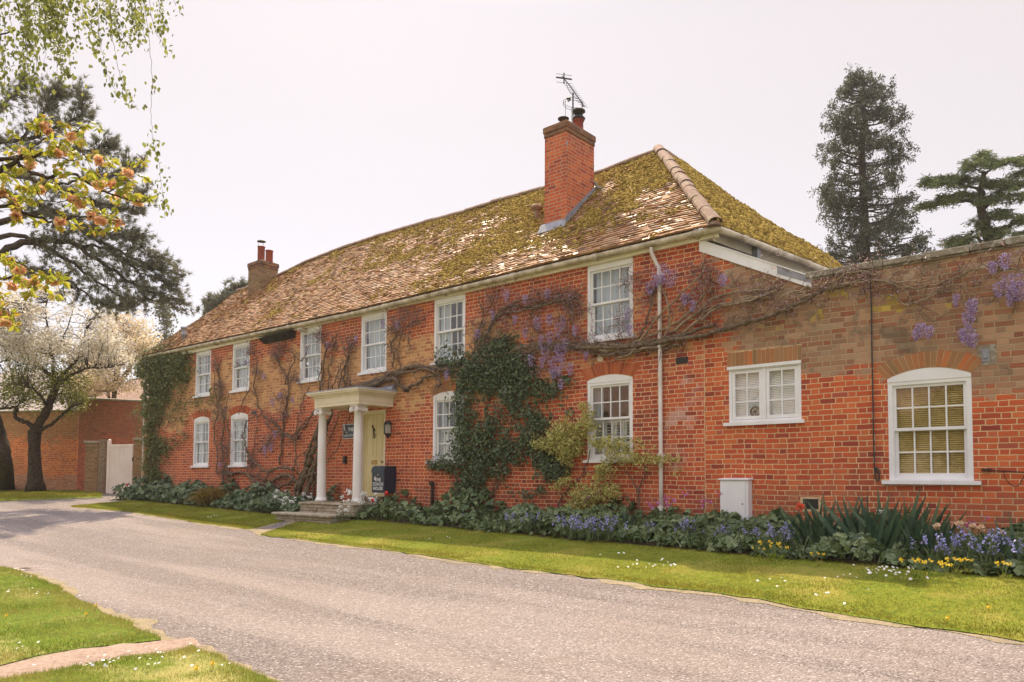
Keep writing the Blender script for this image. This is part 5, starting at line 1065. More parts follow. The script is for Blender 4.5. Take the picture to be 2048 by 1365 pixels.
LC = zoomc([(120,210,62),(200,200,66),(300,215,60),(345,225,34),(120,290,56),(200,290,75),(290,300,50),(130,380,56),(200,400,56),(110,470,46),(180,490,50),(100,560,36),(150,600,50),(110,680,36),(130,760,44),(180,800,46),(130,850,44),(120,940,42),(150,1000,46),(130,1035,36),(70,260,36),(60,310,22),(340,330,30)], 3.41, 270, 660)
LX = zoomc([(350,390,40),(300,470,60),(330,520,50),(300,580,50),(350,620,30),(320,740,46),(280,780,46),(240,830,36),(370,720,26),(420,480,46),(460,500,36),(490,560,26),(560,430,44),(590,470,32),(540,500,34),(580,560,26),(250,640,40),(230,560,40)], 3.41, 270, 660)
climber('evergreen_climber', 'dense evergreen climber covering the far left corner of the coach house', [(a, b, r*1.12) for a, b, r in LC], 1000, .085, 'ivydark', [([(312,985),(316,930),(308,880),(312,820),(318,760)],.03,.012), ([(300,985),(304,920),(318,860),(340,800),(365,780)],.02,.01)], (-.03, -.3), extra=(LX, 300, 'ivydark'))
EU = zoomc([(770,760,22),(790,800,22),(770,850,36),(690,870,40),(650,900,44),(720,910,54),(700,950,48),(610,930,36),(560,930,22),(690,1000,30),(800,850,22),(840,930,26),(900,930,30),(950,930,26),(900,980,26),(960,990,34),(1010,1000,26),(1060,1000,22),(1100,1000,20),(1150,1000,20),(1190,1000,15),(860,1040,34),(840,1080,26),(690,1100,22),(650,1120,17),(1010,915,14),(760,1160,46),(830,1150,44),(900,1140,34),(730,1210,34),(790,1190,36),(860,1230,20),(820,1230,18)], 2.274, 840, 480)
climber('variegated_shrub', 'yellow variegated shrub trained against the wall under the right ground floor window', EU, 3200, .06, 'euon', [([(1112,1040),(1120,1000),(1145,968),(1165,950),(1180,900)],.02,.01), ([(1282,1040),(1276,985),(1290,950),(1288,920)],.018,.009), ([(1276,985),(1262,955),(1245,940)],.012,.007), ([(1165,950),(1220,930),(1280,915),(1350,915)],.01,.005)], (-.1, -.4), 'shrub', LEAF6, .7)
tgx = climber('hanging_plant', 'small dark trailing plant on the sill of the window left of the ivy', zoomc([(845,975,20),(870,985,28),(900,985,26),(940,990,26),(975,1000,30),(920,960,16)], 2.968, 580, 600), 1500, .05, 'ivy', [([(930,935),(900,930),(865,930)],.008,.005)], (-.03, -.16), 'plant')
mb = MB(); P = blobs(zoomc([(845,962,14),(880,950,16),(920,945,18),(960,942,18),(1000,945,16),(1015,962,12)], 2.968, 580, 600), 700, (-.1, -.17)); leaves(mb, P, .04, (0, -.6, .6), .8, PETAL); part('flowers', mb, M['petal'], tgx)

# ------------------------------------------------------------------ flower beds
def bedpts(poly, n):
    p = np.array(poly); lo, hi = p.min(0), p.max(0); P = lo+rng.random((n*3, 2))*(hi-lo); P = P[inpoly(P, poly)][:n]; return P
def nz2(P, f, s=0.): return np.array([mnoise.noise(Vector((x*f+s, y*f, s))) for x, y in P])
TUS = G(408, 1016)+[0, .25, 0]
def bed_mass(name, poly, n, hmax, mt, size, xr=None, straps=3000, seed=0.):
    P = bedpts(poly, n); 
    if xr: P = P[(P[:, 0] > xr[0]) & (P[:, 0] < xr[1])]
    d = np.clip((-P[:, 1])/2.2, 0, 1)          # 0 at the wall
    h = (hmax if xr is None or xr[0] < -13 else np.interp(P[:, 0], [-9, -6.2, -5.8, -4.8, -4.4, -2.6, -2.0, 3], [.4, .4, .23, .22, .34, .32, .2, .24]))*(.22+1.0*np.clip(nz2(P, 1.15, seed)*1.3+.5, 0, 1.15))*(1.15-.75*d); z = gz(P[:, 0], P[:, 1])+.06+h*np.sqrt(rng.random(len(P)))
    mb = MB(); k = np.hypot(P[:, 0]-TUS[0], P[:, 1]-TUS[1]) > .62; P, z = P[k], z[k]; leaves(mb, np.column_stack([P, z]), rng.uniform(size*.55, size*1.2, len(P)), (.05, -.55, .75), .55, LOBED)
    B = bedpts(poly, straps)
    if xr: B = B[(B[:, 0] > xr[0]) & (B[:, 0] < xr[1])]
    zb = gz(B[:, 0], B[:, 1])+.08; blades(mb, np.column_stack([B, zb]), np.column_stack([rng.normal(0, .6, len(B)), rng.normal(-.3, .5, len(B)), 1+0*zb]), rng.uniform(.14, .38, len(B)), .016, 0, .25)
    o = mb.build(name, M[mt]); return tag(o, None, None, None, 'stuff')
o = bed_mass('bed_foliage', soil, 3800, .45, 'bedgrey', .15, straps=1500); tag(o, 'grey green leafy planting filling the flower bed left of the porch', 'bed plants')
o = bed_mass('bed_foliage', soil2, 4600, .42, 'bed', .14, xr=(-14, -8.6), straps=5200, seed=3.); tag(o, 'dense green leafy planting in the flower bed between porch and drainpipe', 'bed plants')
o = bed_mass('bed_foliage', soil2, 9500, .4, 'bed', .13, xr=(-8.6, 3), straps=6000, seed=6.); tag(o, 'dense green leafy planting in the flower bed along the brick wing', 'bed plants')
def rosette(mb, n, L, wdt, lean, mi=0, droop=.25): blades(mb, rng.normal(0, .035, (n, 3))*[1, 1, 0], np.column_stack([rng.normal(0, lean, n), rng.normal(0, lean, n), np.ones(n)]), rng.uniform(L*.6, L, n), wdt, mi, droop)
def proto_bluebell():
    t = thing('bluebell_clump', None, 'bluebells', (0, 0, 0)); mb = MB(); rosette(mb, 34, .3, .018, .5); part('leaves', mb, M['bed'], t)
    for k in range(13):
        b = rng.normal(0, .08, 3)*[1, 1, 0]; e = b+[rng.normal(0, .07), rng.normal(-.02, .05), rng.uniform(.2, .4)]; fl = MB(); fl.tube([b, (b+e)/2+[0, 0, .03], e], .004, 3, 1, cap=False)
        n = 11; s = rng.random(n)*.12; P = e-np.column_stack([0*s, 0*s, s])+rng.normal(0, .018, (n, 3)); leaves(fl, P, rng.uniform(.018, .032, n), (0, -.6, .4), 1., PETAL, .8); part('flower_spike', fl, [M['bluebell'], M['bed']], t)
    return t
def proto_yellow(): 
    t = thing('cowslip', None, 'yellow flowers', (0, 0, 0)); mb = MB(); rosette(mb, 16, .13, .014, .6); part('leaves', mb, M['grassn'], t); 
    for k in range(3):
        b = rng.normal(0, .06, 3)*[1, 1, 0]; e = b+[rng.normal(0, .05), rng.normal(-.02, .04), rng.uniform(.16, .28)]; fl = MB(); fl.tube([b, e], .004, 3, 1, cap=False); n = 7; leaves(fl, e+rng.normal(0, .014, (n, 3)), rng.uniform(.018, .032, n), (0, -.7, .4), .8, PETAL); part('flower_head', fl, [M['yellow'], M['grassn']], t)
    return t
def proto_white():
    t = thing('white_flower_clump', None, 'white flowers', (0, 0, 0)); mb = MB(); n = 40; P = rng.normal(0, .13, (n, 3))*[1, 1, 0]+np.column_stack([0*np.arange(n), 0*np.arange(n), rng.uniform(.05, .25, n)]); leaves(mb, P, .09, (0, -.5, .8), .6, LEAF6); part('leaves', mb, M['bedgrey'], t); 
    for k in range(13):
        b = rng.normal(0, .12, 3)*[1, 1, 0]; e = b+[rng.normal(0, .06), rng.normal(-.06, .06), rng.uniform(.3, .5)]; fl = MB(); fl.tube([b, e], .003, 3, 1, cap=False); n = 16; leaves(fl, e+rng.normal(0, .03, (n, 3))*[1, 1, .5], rng.uniform(.022, .04, n), (0, -.5, .7), .6, PETAL); part('flower_head', fl, [M['petal'], M['bed']], t)
    return t
def proto_iris():
    t = thing('iris_clump', None, 'iris', (0, 0, 0)); mb = MB(); n = 20; b = np.column_stack([rng.normal(0, .1, n), rng.normal(0, .05, n), 0*np.arange(n)]); blades(mb, b, np.column_stack([b[:, 0]*3+rng.normal(0, .12, n), rng.normal(-.05, .12, n), np.ones(n)]), rng.uniform(.45, .8, n), .055, 0, .04); part('leaves', mb, M['iris'], t); return t
def proto_pink():
    t = thing('honesty', None, 'pink flowers', (0, 0, 0))
    for k in range(4):
        b = rng.normal(0, .05, 3)*[1, 1, 0]; e = b+[rng.normal(0, .07), rng.normal(0, .04), rng.uniform(.4, .62)]; fl = MB(); fl.tube([b, e], .004, 3, 1, cap=False); n = 9; leaves(fl, e+rng.normal(0, .035, (n, 3)), rng.uniform(.018, .034, n), (0, -.6, .4), .9, PETAL); part('flower_head', fl, [M['pink'], M['bed']], t)
    return t
def proto_tulip(mt, nm='tulip', h=.38, s=.036):
    t = thing(nm, None, nm, (0, 0, 0)); mb = MB(); mb.tube([(0, 0, 0), (.01, -.01, h*.5), (.02, -.02, h)], .006, 4); part('stem', mb, M['bed'], t); mb = MB(); rosette(mb, 4, h*.7, .035, .35); part('leaves', mb, M['iris'], t)
    mb = MB()
    if nm == 'tulip': mb.lathe([(s*.3, 0), (s*.95, s*.7), (s*1.05, s*1.4), (s*.75, s*2.1), (s*.55, s*2.35)], (.02, -.02, h-.005), 6)
    else: leaves(mb, np.array([.02, -.02, h])+unit(rng.normal(size=(16, 3)))*s*.5, rng.uniform(s*.7, s*1.25, 16), (0, -.5, .3), 1., PETAL)
    part('flower', mb, M[mt], t, smooth=True); return t
SCL = {'yellow flowers in the bed': .72, 'bluebells in the flower bed': .82, 'white flowers by the steps': .8}
def place(proto, items, group, first=None):
    used = False
    for (px, py, dy, sc, label) in items:
        q = G(px, py); p = np.array([q[0], min(q[1]+dy, -.12), 0.]); p[2] = float(gz(p[0], p[1]))+.07
        o = proto if not used else copy_tree(proto); used = True
        o.location = p; o.rotation_euler = (0, 0, rng.uniform(-.9, .9)); o.scale = (sc*SCL.get(group, 1),)*3; o['label'] = label
        if group: o['group'] = group
place(proto_bluebell(), [(1000,1072,.35,1.,'leftmost dense bluebell clump, in front of the ivy base'),(1060,1078,.25,1.2,'bluebell clump at the bed edge right of the ivy base'),(1090,1082,.45,1.,'bluebell clump just left of the yellow shrub'),(1130,1090,.2,1.3,'big bluebell clump in front of the yellow shrub, left half'),(1165,1094,.2,1.2,'bluebell clump below the yellow shrub, right half'),(1195,1096,.3,1.3,'bluebell clump at the right foot of the yellow shrub'),(1272,1100,.5,.9,'small bluebell clump just left of the drainpipe foot'),(1345,1106,.5,1.2,'bluebell clump right of the drainpipe foot'),(1415,1112,.55,.9,'bluebell clump left of the meter cabinet'),(1475,1118,.55,.9,'sparse bluebells in front of the meter cabinet'),(1540,1128,.5,1.3,'bluebell clump right of the meter cabinet beside the poppy'),(1700,1140,.5,.8,'thin bluebells among the iris blades'),(1880,1158,.3,1.3,'bluebell clump under the big sash window among yellow flowers'),(1975,1160,.25,1.5,'largest bluebell clump, right of the yellow flowers'),(810,1052,.3,.8,'lone bluebell clump right of the postbox'),(760,1048,.5,.7,'small bluebells below the postbox'),(905,1062,.4,.7,'small bluebells between standpipe and ivy'),(2055,1166,.4,1.2,'bluebells at the far right edge of the bed')], 'bluebells in the flower bed')
place(proto_yellow(), [(1515,1128,.05,.9,'small yellow cowslip below the meter cabinet'),(1535,1130,.1,1.4,'tall yellow cowslip group beside the bluebells right of the meter cabinet'),(1552,1132,.12,1.1,'yellow cowslips nearest the coral poppy'),(1637,1140,.0,.9,'short yellow flowers in front of the iris'),(1830,1168,-.02,1.3,'brightest orange-yellow flowers at the grass edge below the sash window'),(1860,1168,.05,1.2,'yellow flowers just left of the right bluebells'),(1895,1172,.0,1.1,'yellow flowers at the front of the right bluebell clump'),(1908,1164,.1,1.1,'pale yellow flowers between the two right bluebell clumps'),(1930,1162,.1,1.,'single yellow flower left of the largest bluebell clump'),(2010,1170,.0,1.1,'rightmost yellow flower beside the strap leaves')], 'yellow flowers in the bed')
place(proto_white(), [(555,1030,.05,1.,'white flowers left of the stone steps at the bed edge'),(580,1033,.02,1.,'white flowers touching the left end of the stone steps'),(540,1022,.35,1.1,'white flowers in front of the wisteria trunk, left side'),(592,1026,.35,1.,'white flowers at the foot of the wisteria trunk'),(700,1038,.12,1.4,'thick white flower clump at the right end of the stone steps'),(730,1041,.15,1.3,'white flowers below the front door'),(690,1048,.0,.8,'low white flowers at the lawn edge beside the steps')], 'white flowers by the steps')
place(proto_iris(), [(1600,1125,.55,1.,'iris blades right of the coral poppy'),(1635,1128,.6,1.1,'iris blades under the lower wall vent'),(1710,1136,.5,1.2,'tall iris blades left of the big sash window'),(1750,1140,.6,1.25,'tallest iris blades under the left edge of the big sash window'),(1800,1146,.6,1.1,'iris blades under the middle of the big sash window'),(1840,1150,.6,.8,'short iris blades below the sash window by the low vent'),(2035,1162,.3,.9,'dark iris blades at the right end of the bed'),(1215,1090,.6,.7,'short green blades left of the drainpipe')], 'iris in the flower bed')
ir = proto_tulip('petal', 'white_iris', .62, .05); place(ir, [(1738,1134,.5,.85,'single white iris flower above the tall blades')], None)
place(proto_pink(), [(1135,1066,.7,1.,'magenta flowers left of the yellow shrub foot'),(1255,1088,.9,.9,'magenta flowers beside the right stem of the yellow shrub'),(1290,1090,.9,1.,'magenta flowers close to the drainpipe, left side'),(1370,1100,.8,1.1,'magenta flowers between drainpipe and meter cabinet'),(1925,1140,.8,.7,'thin pink flowers against the wall below the sash window')], 'magenta flowers')
place(proto_tulip('red'), [(757,1043,.2,1.25,'red tulip in front of the postbox, upper one'),(737,1045,.1,.95,'red tulip below the front door step, lower one'),(252,1000,.05,1.,'red tulip by the white gate at the left end of the bed')], 'red tulips')
place(proto_tulip('coral', 'poppy', .5, .06), [(1577,1122,.4,1.15,'coral red frilled poppy right of the meter cabinet')], None)
pe = proto_tulip('peach', 'faded_daffodil', .4, .045); place(pe, [(1855,1145,.4,1.,'faded peach flower left of the bluebells under the sash window'),(1902,1150,.4,1.1,'faded peach flower above the left of two right bluebell clumps'),(1925,1150,.45,1.,'faded peach flower between the two right bluebell clumps'),(1950,1152,.4,1.,'faded peach flower just left of the largest bluebell clump'),(1996,1156,.35,.9,'faded peach flower right of the largest bluebell clump')], 'faded peach flowers')
q = G(408, 1016); t = thing('grass_tussock', 'brown arching ornamental grass tussock in the bed below the two left windows', 'ornamental grass', (q[0], q[1]+.25, q[2]+.05)); mb = MB(); n = 900
b = q+np.column_stack([rng.normal(0, .14, n), .25+rng.normal(0, .12, n), .05+0*np.arange(n)]); d = np.column_stack([rng.normal(0, .75, n), rng.normal(-.1, .6, n), np.ones(n)]); blades(mb, b, d, rng.uniform(.6, 1.0, n), .016, 0, .38); part('blades', mb, M['tussock'], t)
# ------------------------------------------------------------------ grass
def projp(P):
    d = P-CAM; z = d@AF; return 1024+FPX*(d@AR)/z, 682.5+DY-FPX*(d@AU)/z, z
def grass(name, bd, n, h, wd, mt, dz, box=None, label=None, far=60):
    lo, hi = bd.min(0), bd.max(0)
    if box: lo, hi = np.maximum(lo, box[:2]), np.minimum(hi, box[2:])
    P = lo+rng.random((n*2, 2))*(hi-lo); P = P[inpoly(P, bd)]; Q = np.column_stack([P, gz(P[:, 0], P[:, 1])+dz-.005])
    x, y, z = projp(Q); Q = Q[(z > .5) & (x > -160) & (x < 2200) & (y < 1480) & (z < far)][:n]
    k = nz2(Q[:, :2]*1.0, 1.4, 5.); hh = h*(.55+.5*rng.random(len(Q)))*(1+.5*k)
    mb = MB(); blades(mb, Q, np.column_stack([rng.normal(0, .5, len(Q)), rng.normal(0, .5, len(Q)), 1+0*hh]), hh, wd, 0, 0)
    return tag(mb.build(name, M[mt]), label, 'grass', None, 'stuff')
grass('grass', bdR, 190000, .034, .009, 'grass', .03, label='short sunlit grass of the lawn strip right of the porch')
grass('grass', bdL, 70000, .034, .012, 'grass', .03, label='short grass of the lawn strip left of the porch')
grass('grass', bdN1, 150000, .05, .0075, 'grassn', .02, (-22, -14, 0, -7), 'longer grass of the near lawn left of the pale path', 26)
grass('grass', bdN2, 90000, .05, .006, 'grassn', .02, (-9, -12.5, 0, -8), 'longer grass of the near lawn right of the pale path', 12)
grass('grass', bdS, 30000, .09, .02, 'grass', .05, (-50, -10, -20, 6), 'grass strip under the blossom tree along the lane wall')
def daisies(name, pts, n, spread, size, label):
    mb = MB()
    for (a, b), k in zip(pts, n):
        q = G(a, b); P = q[:2]+rng.normal(0, 1, (k, 2))*spread; P = P[inpoly(P, bdR) | inpoly(P, bdL) | inpoly(P, bdN1) | inpoly(P, bdN2)]; Z = gz(P[:, 0], P[:, 1])+.085; leaves(mb, np.column_stack([P, Z]), size*rng.uniform(.7, 1.2, len(P)), (.1, -.3, 1), .3, PETAL)
    return tag(mb.build(name, M['petal']), label, 'daisies', None, 'stuff')
daisies('daisies', [(1300,1142),(1340,1146),(1235,1118),(1560,1180),(1690,1170),(1765,1150),(1790,1155),(1740,1150),(1850,1175),(300,1040),(420,1040),(1650,1200),(900,1082)], [14,8,4,5,6,16,14,8,5,8,5,5,4], .16, .026, 'tiny white daisies scattered in the far lawn')
daisies('daisies', [(60,1165),(120,1200),(90,1190),(40,1310),(110,1335),(220,1335),(330,1318),(380,1330),(310,1345),(200,1345),(430,1345),(20,1260)], [6,6,5,5,12,16,8,6,8,8,4,3], .16, .02, 'tiny white daisies scattered in the near lawn')
dd = thing('dandelion', None, 'dandelion', (0, 0, 0)); mb = MB(); mb.tube([(0, 0, 0), (0, 0, .05)], .003, 4); part('stem', mb, M['grassn'], dd); mb = MB(); leaves(mb, rng.normal(0, .008, (14, 3))+[0, 0, .055], .024, (0, -.3, 1), .7, PETAL); part('flower', mb, M['yellow'], dd)
used = False
for px, py, lb in [(1978,1232,'dandelion in the far lawn right of the picture, upper one'),(1896,1254,'dandelion at the far lawn edge towards the road on the right'),(192,1224,'dandelion at the road edge of the near left lawn'),(172,1242,'dandelion in the bare patch of the near left lawn'),(12,1246,'dandelion at the left picture edge of the near lawn'),(425,1347,'dandelion right of centre in the front lawn corner'),(393,1357,'dandelion beside the bottom picture edge in the front lawn')]:
    q = G(px, py); o = dd if not used else copy_tree(dd); used = True; o.location = (q[0], q[1], q[2]+.03); o.scale = (.75,)*3; o['label'] = lb; o['group'] = 'dandelions in the lawns'
# loose chippings along the road edges and drain cover
mb = MB(); pts = []
for L in (bdR, bdL, bdN1, bdN2):
    k = rng.integers(0, len(L), 1800); pts.append(L[k]+rng.normal(0, .14, (1800, 2)))
P = np.concatenate(pts+[np.column_stack([rng.uniform(-12, 3, 3500), rng.uniform(-8.6, -4.4, 3500)])]); Q = np.column_stack([P, gz(P[:, 0], P[:, 1])+.012]); x, y, z = projp(Q); Q = Q[(z > 1) & (z < 30) & (x > -100) & (x < 2150)]
s = rng.uniform(.004, .011, len(Q)); v, q_, c_ = cushions(Q, s, (0, 0, 1.)); b0 = mb.n; mb.add(v, q_); mb.f.append((c_+b0, 0))
M['chip'] = islandmat('stone_chip', [(.14, .1, .085), (.34, .27, .23), (.5, .42, .37)], bump=0)
tag(mb.build('loose_chippings', M['chip']), 'loose stone chippings scattered along the road edges', 'gravel', None, 'stuff')
q = G(80, 1139); dcv = thing('drain_cover', 'flat iron drain cover in the road at the left', 'drain cover', tuple(q)); mb = MB(); q2 = G(46,1143); q3 = G(118,1135); t = unit((q3-q2)*[1, 1, 0]); n = np.array([-t[1], t[0], 0]); Lx = np.linalg.norm(q3-q2)
for u0, u1, v0, v1 in ((0, Lx, 0, .06), (0, Lx, .44, .5), (0, .06, .06, .44), (Lx-.06, Lx, .06, .44)): c = [q2+t*u0+n*v0, q2+t*u1+n*v0, q2+t*u1+n*v1, q2+t*u0+n*v1]; mb.hexa([p-[0,0,.02] for p in c], [p+[0,0,.012] for p in c])
part('frame', mb, M['chip'], dcv); mb = MB(); c = [q2+t*.06+n*.06, q2+t*(Lx-.06)+n*.06, q2+t*(Lx-.06)+n*.44, q2+t*.06+n*.44]; mb.hexa([p-[0,0,.02] for p in c], [p+[0,0,.006] for p in c]); part('lid', mb, M['rust'], dcv)
# ------------------------------------------------------------------ trees
def TL(L, depth, n=5, jit=.0, dz=0.):
    P = np.array([AT(a, b, depth+(d if d is not None else 0)) for a, b, d in [(q+(0,))[:3] for q in L]]); return spline(P, n, jit)
def twigs_to(mb, skel, T, r, sides=3):
    S = np.concatenate(skel)
    for t in T:
        d = np.linalg.norm(S-t, axis=1); i = int(np.argsort(d)[rng.integers(0, 4)]); a = S[i]; L = d[i]; m_ = (a+t)/2+rng.normal(0, .08*L, 3)+[0, 0, .06*L]; mb.tube([a, m_, t], [r, r*.7, r*.35], sides, cap=False)
# --- blossom tree in front of the lane wall
D0 = 31.0
base = G(71, 986)
ct = thing('blossom_tree', 'white blossoming cherry tree with a stout forked trunk on the grass by the lane wall', 'tree', tuple(base))
mb = MB(); P = np.concatenate([[base-[0,0,.2]], TL([(71,975),(70,940),(69,905),(69,872),(70,862)], D0)]); mb.tube(P, np.interp(np.linspace(0, 1, len(P)), [0, .12, .3, .6, .8, 1], [.42, .3, .25, .22, .25, .26]), 12)
skel = [P]
LIM = [([(68,866),(58,846),(40,842),(30,830),(34,815),(20,816),(-10,818,.5),(-50,812,1)],.14,.05), ([(30,830),(36,812),(52,800)],.06,.03), ([(70,866),(82,842),(96,815),(108,785),(112,762)],.24,.17), ([(78,862),(95,853),(112,842),(122,832),(140,818,-.5),(165,806,-1)],.11,.04), ([(112,765),(98,748),(80,735),(60,718),(30,700,.6),(0,690,1),(-40,670,1.5)],.12,.03), ([(110,768),(106,740),(104,710),(98,670),(92,630),(95,590)],.11,.03), ([(113,764),(130,745),(148,725),(160,705),(165,680),(180,640)],.12,.03), ([(114,770),(140,752,-.6),(175,738,-1),(215,735,-1),(250,730,-1.5)],.09,.025), ([(96,815),(80,790,-1),(60,775,-1.5),(30,768,-2)],.08,.02), ([(104,710),(125,680,.8),(140,640,1),(150,610,1)],.06,.02), ([(60,718),(45,690,-.5),(40,650,-1),(50,610,-1)],.06,.02), ([(148,725),(185,700,.8),(225,690,1),(262,680,1.5)],.06,.02), ([(30,700),(10,720,-1),(-20,740,-1)],.05,.02)]
for L, a, b in LIM: Q = TL(L, D0, 5, .02); mb.tube(Q, taper(len(Q), a, b)*.75, 8); skel.append(Q)
part('trunk', mb, M['bark'], ct, smooth=True)
def crown(n, ell, depth, fill=.35, seed=0., thr=-.12):
    o = []
    while len(o) < n:
        e = ell[rng.integers(len(ell))]; v = rng.normal(size=3); v /= np.linalg.norm(v); q = (fill+(1-fill)*rng.random()**.6)*v
        P = AT(e[0]+q[0]*e[2], e[1]+q[1]*e[3], depth+e[4]*q[2]+(e[5] if len(e) > 5 else 0))
        if mnoise.noise(Vector(P*.55)+Vector((seed, 0, 0))) > thr: o.append(P)
    return np.array(o)
T = crown(560, [(95,650,115,75,2.6),(40,680,90,90,2.6),(160,660,85,70,2.2),(90,610,70,40,2),(215,705,70,45,1.6),(0,640,60,80,2.5),(60,700,110,45,2.6),(-60,690,70,90,2.5)], D0, .3)
tw = MB(); twigs_to(tw, skel[1:], T, .016); part('twigs', tw, M['bark'], ct)
mb = MB(); C = np.repeat(T, 40, 0)+rng.normal(0, .15, (len(T)*40, 3))*[1, 1, .75]; leaves(mb, C, rng.uniform(.055, .11, len(C)), (0, -.2, .5), 1., LEAF4, 1.3); part('blossom', mb, M['blossom'], ct)
T2 = crown(240, [(60,790,75,35,2),(110,815,50,30,1.5),(20,770,60,40,2),(130,765,50,30,1.5),(150,800,30,25,1),(60,740,100,40,2.3)], D0, .2, 3., -.2)
tw = MB(); twigs_to(tw, skel[1:], T2, .012); part('twigs', tw, M['bark'], ct)
mb = MB(); C = np.repeat(T2, 30, 0)+rng.normal(0, .19, (len(T2)*30, 3)); leaves(mb, C, rng.uniform(.07, .13, len(C)), (0, -.3, .7), .9, LEAF4, .9); part('young_leaves', mb, M['youngleaf'], ct)
# --- second blossom tree behind the tall wall, and hazy trees further off
def soft_tree(name, label, px, pbase, depth, ell, n, k, sp, sz, mt, trunkr=.25, lims=(), seed=0., thr=-.2, cat='tree', bark='barkgrey'):
    b = AT(px, 990, depth); b[2] = float(gz(b[0], b[1])); t = thing(name, label, cat, tuple(b)); top = AT(ell[0][0], ell[0][1], depth); sk = [spline([b-[0,0,.2], (b*.6+top*.4)+rng.normal(0, .1, 3), top], 6)]
    mb = MB(); mb.tube(sk[0], taper(len(sk[0]), trunkr, trunkr*.3), 8)
    for e in ell: q = spline([sk[0][6+rng.integers(0, 4)], (sk[0][8]+AT(e[0], e[1], depth))/2+[0, 0, .2], AT(e[0], e[1], depth)], 5); mb.tube(q, taper(len(q), trunkr*.4, .02), 6); sk.append(q)
    part('trunk', mb, M[bark], t, smooth=True)
    T = crown(n, ell, depth, .25, seed, thr); tw = MB(); twigs_to(tw, sk, T, trunkr*.06); part('twigs', tw, M[bark], t)
    mb = MB(); C = np.repeat(T, k, 0)+rng.normal(0, sp, (n*k, 3))*[1, 1, .7]; leaves(mb, C, rng.uniform(sz*.6, sz*1.3, n*k), (0, -.2, .5), 1., LEAF4, 1.1); part('crown', mb, M[mt], t); return t
soft_tree('blossom_tree', 'cream pink blossom tree rising behind the tall wall next to the house corner', 230, 985, 37, [(235,690,70,60,2.5),(270,720,45,50,2),(200,740,60,40,2),(285,680,35,40,1.5),(160,770,40,30,1.6),(255,650,40,30,1.6),(225,770,50,30,1.5)], 330, 36, .24, .11, 'blossomcream', .22, seed=7.)
soft_tree('broadleaf_tree', 'hazy grey green tree far behind the blossom beside the roof end', 335, 985, 60, [(332,650,18,30,1.5),(338,690,22,25,1.5),(325,615,9,18,1),(318,700,30,25,1.5)], 90, 26, .3, .2, 'bgtree', .18, seed=2., thr=-.3)
soft_tree('dark_conifer', 'dark bluish conifer glimpsed through the gap under the blossom', 170, 985, 52, [(175,770,32,38,2),(165,800,40,30,2),(180,735,20,25,1.4)], 120, 36, .35, .26, 'sequoia', .3, seed=5., thr=-.4)
# --- pine with needle tufts
def tufts(mb, C, D, n, L, wd, spread=.75):
    C = np.repeat(C, n, 0); D = np.repeat(D, n, 0)+rng.normal(0, spread, (len(C), 3)); blades(mb, C+rng.normal(0, L*.12, C.shape), D, rng.uniform(L*.6, L*1.15, len(C)), wd)
DP = 27.
pb = G(12, 982); pn = thing('pine_tree', 'big dark pine leaning in from the left edge with drooping needle boughs', 'tree', tuple(pb))
mb = MB(); P = spline([pb+[.25,0,-.2], AT(10,930,31), AT(-2,870,31), AT(-40,760,30.5), AT(-90,620,29), AT(-130,450,28), AT(-140,250,27.5), AT(-120,80,27)], 5); mb.tube(P, np.interp(np.linspace(0, 1, len(P)), [0, .05, .4, 1], [.36, .29, .27, .12]), 10); tr_ = P
PL = [([(-95,600,2),(0,505),(80,483),(150,490),(230,545),(300,583),(362,604)],.15,.02), ([(-110,520,2),(20,470),(100,500,.5),(170,545,.5),(235,590,.5),(300,600)],.1,.02), ([(-120,470,1),(20,440),(100,430),(180,470),(270,520),(352,548)],.13,.02), ([(-130,420,1),(-60,350),(40,352),(100,372),(180,398),(250,420),(283,392)],.11,.02), ([(-135,380,1),(-60,300),(40,280),(110,258),(158,230),(165,196)],.1,.02), ([(-135,340,1),(0,320),(120,305),(190,300),(214,290)],.08,.015), ([(40,280),(80,230),(100,200),(112,186)],.06,.015), ([(-120,430,1),(0,395),(80,410,-.5),(150,440,-.5),(215,470),(280,470)],.08,.015), ([(-100,560,1),(0,560),(60,540),(130,560,.6),(200,605,.6),(240,612)],.07,.015), ([(100,372),(170,360),(230,350),(262,330)],.05,.012), ([(180,398),(230,450),(290,500),(330,520)],.05,.012), ([(150,490),(220,500),(280,545),(345,570)],.06,.012),([(-140,250,1),(-40,230),(20,200),(50,170)],.08,.02)]
sk = []
for L, a, b in PL: Q = TL(L, DP, 6, .03); mb.tube(Q, taper(len(Q), a, b), 6); sk.append(Q)
part('trunk', mb, M['bark'], pn, smooth=True)
C, Dv = [], []; tw = MB()
for Q in sk:
    n = len(Q); t = unit(np.gradient(Q, axis=0))
    for i in range(int(n*.28), n):
        for _ in range(4):
            d = unit(t[i]*.8+rng.normal(0, .6, 3)*[1, 1, .6]+[0, 0, .05]); L = rng.uniform(.35, 1.05)*(1.1-.5*i/n); e = Q[i]+d*L+[0, 0, -.08]; tw.tube([Q[i], Q[i]+d*L*.5+rng.normal(0, .05, 3), e], [.018, .012, .006], 3, cap=False)
            for s in (.5, .75, 1.): C.append(Q[i]+(e-Q[i])*s+rng.normal(0, .09, 3)); Dv.append(unit(d+[0, 0, .35]))
part('twigs', tw, M['bark'], pn); mb = MB(); tufts(mb, np.array(C), np.array(Dv), 22, .21, .02, .6); part('needles', mb, M['pine'], pn)
t3 = thing('pine_tree', 'dark pine top peeping over the roof behind the far left chimney', 'tree', tuple(AT(445, 985, 48)*[1, 1, 0])); mb = MB(); b = AT(455, 985, 48); b[2] = 0; q = spline([b, AT(455,700,48), AT(462,590,48)], 5); mb.tube(q, taper(len(q), .3, .1), 7); sk = [q]
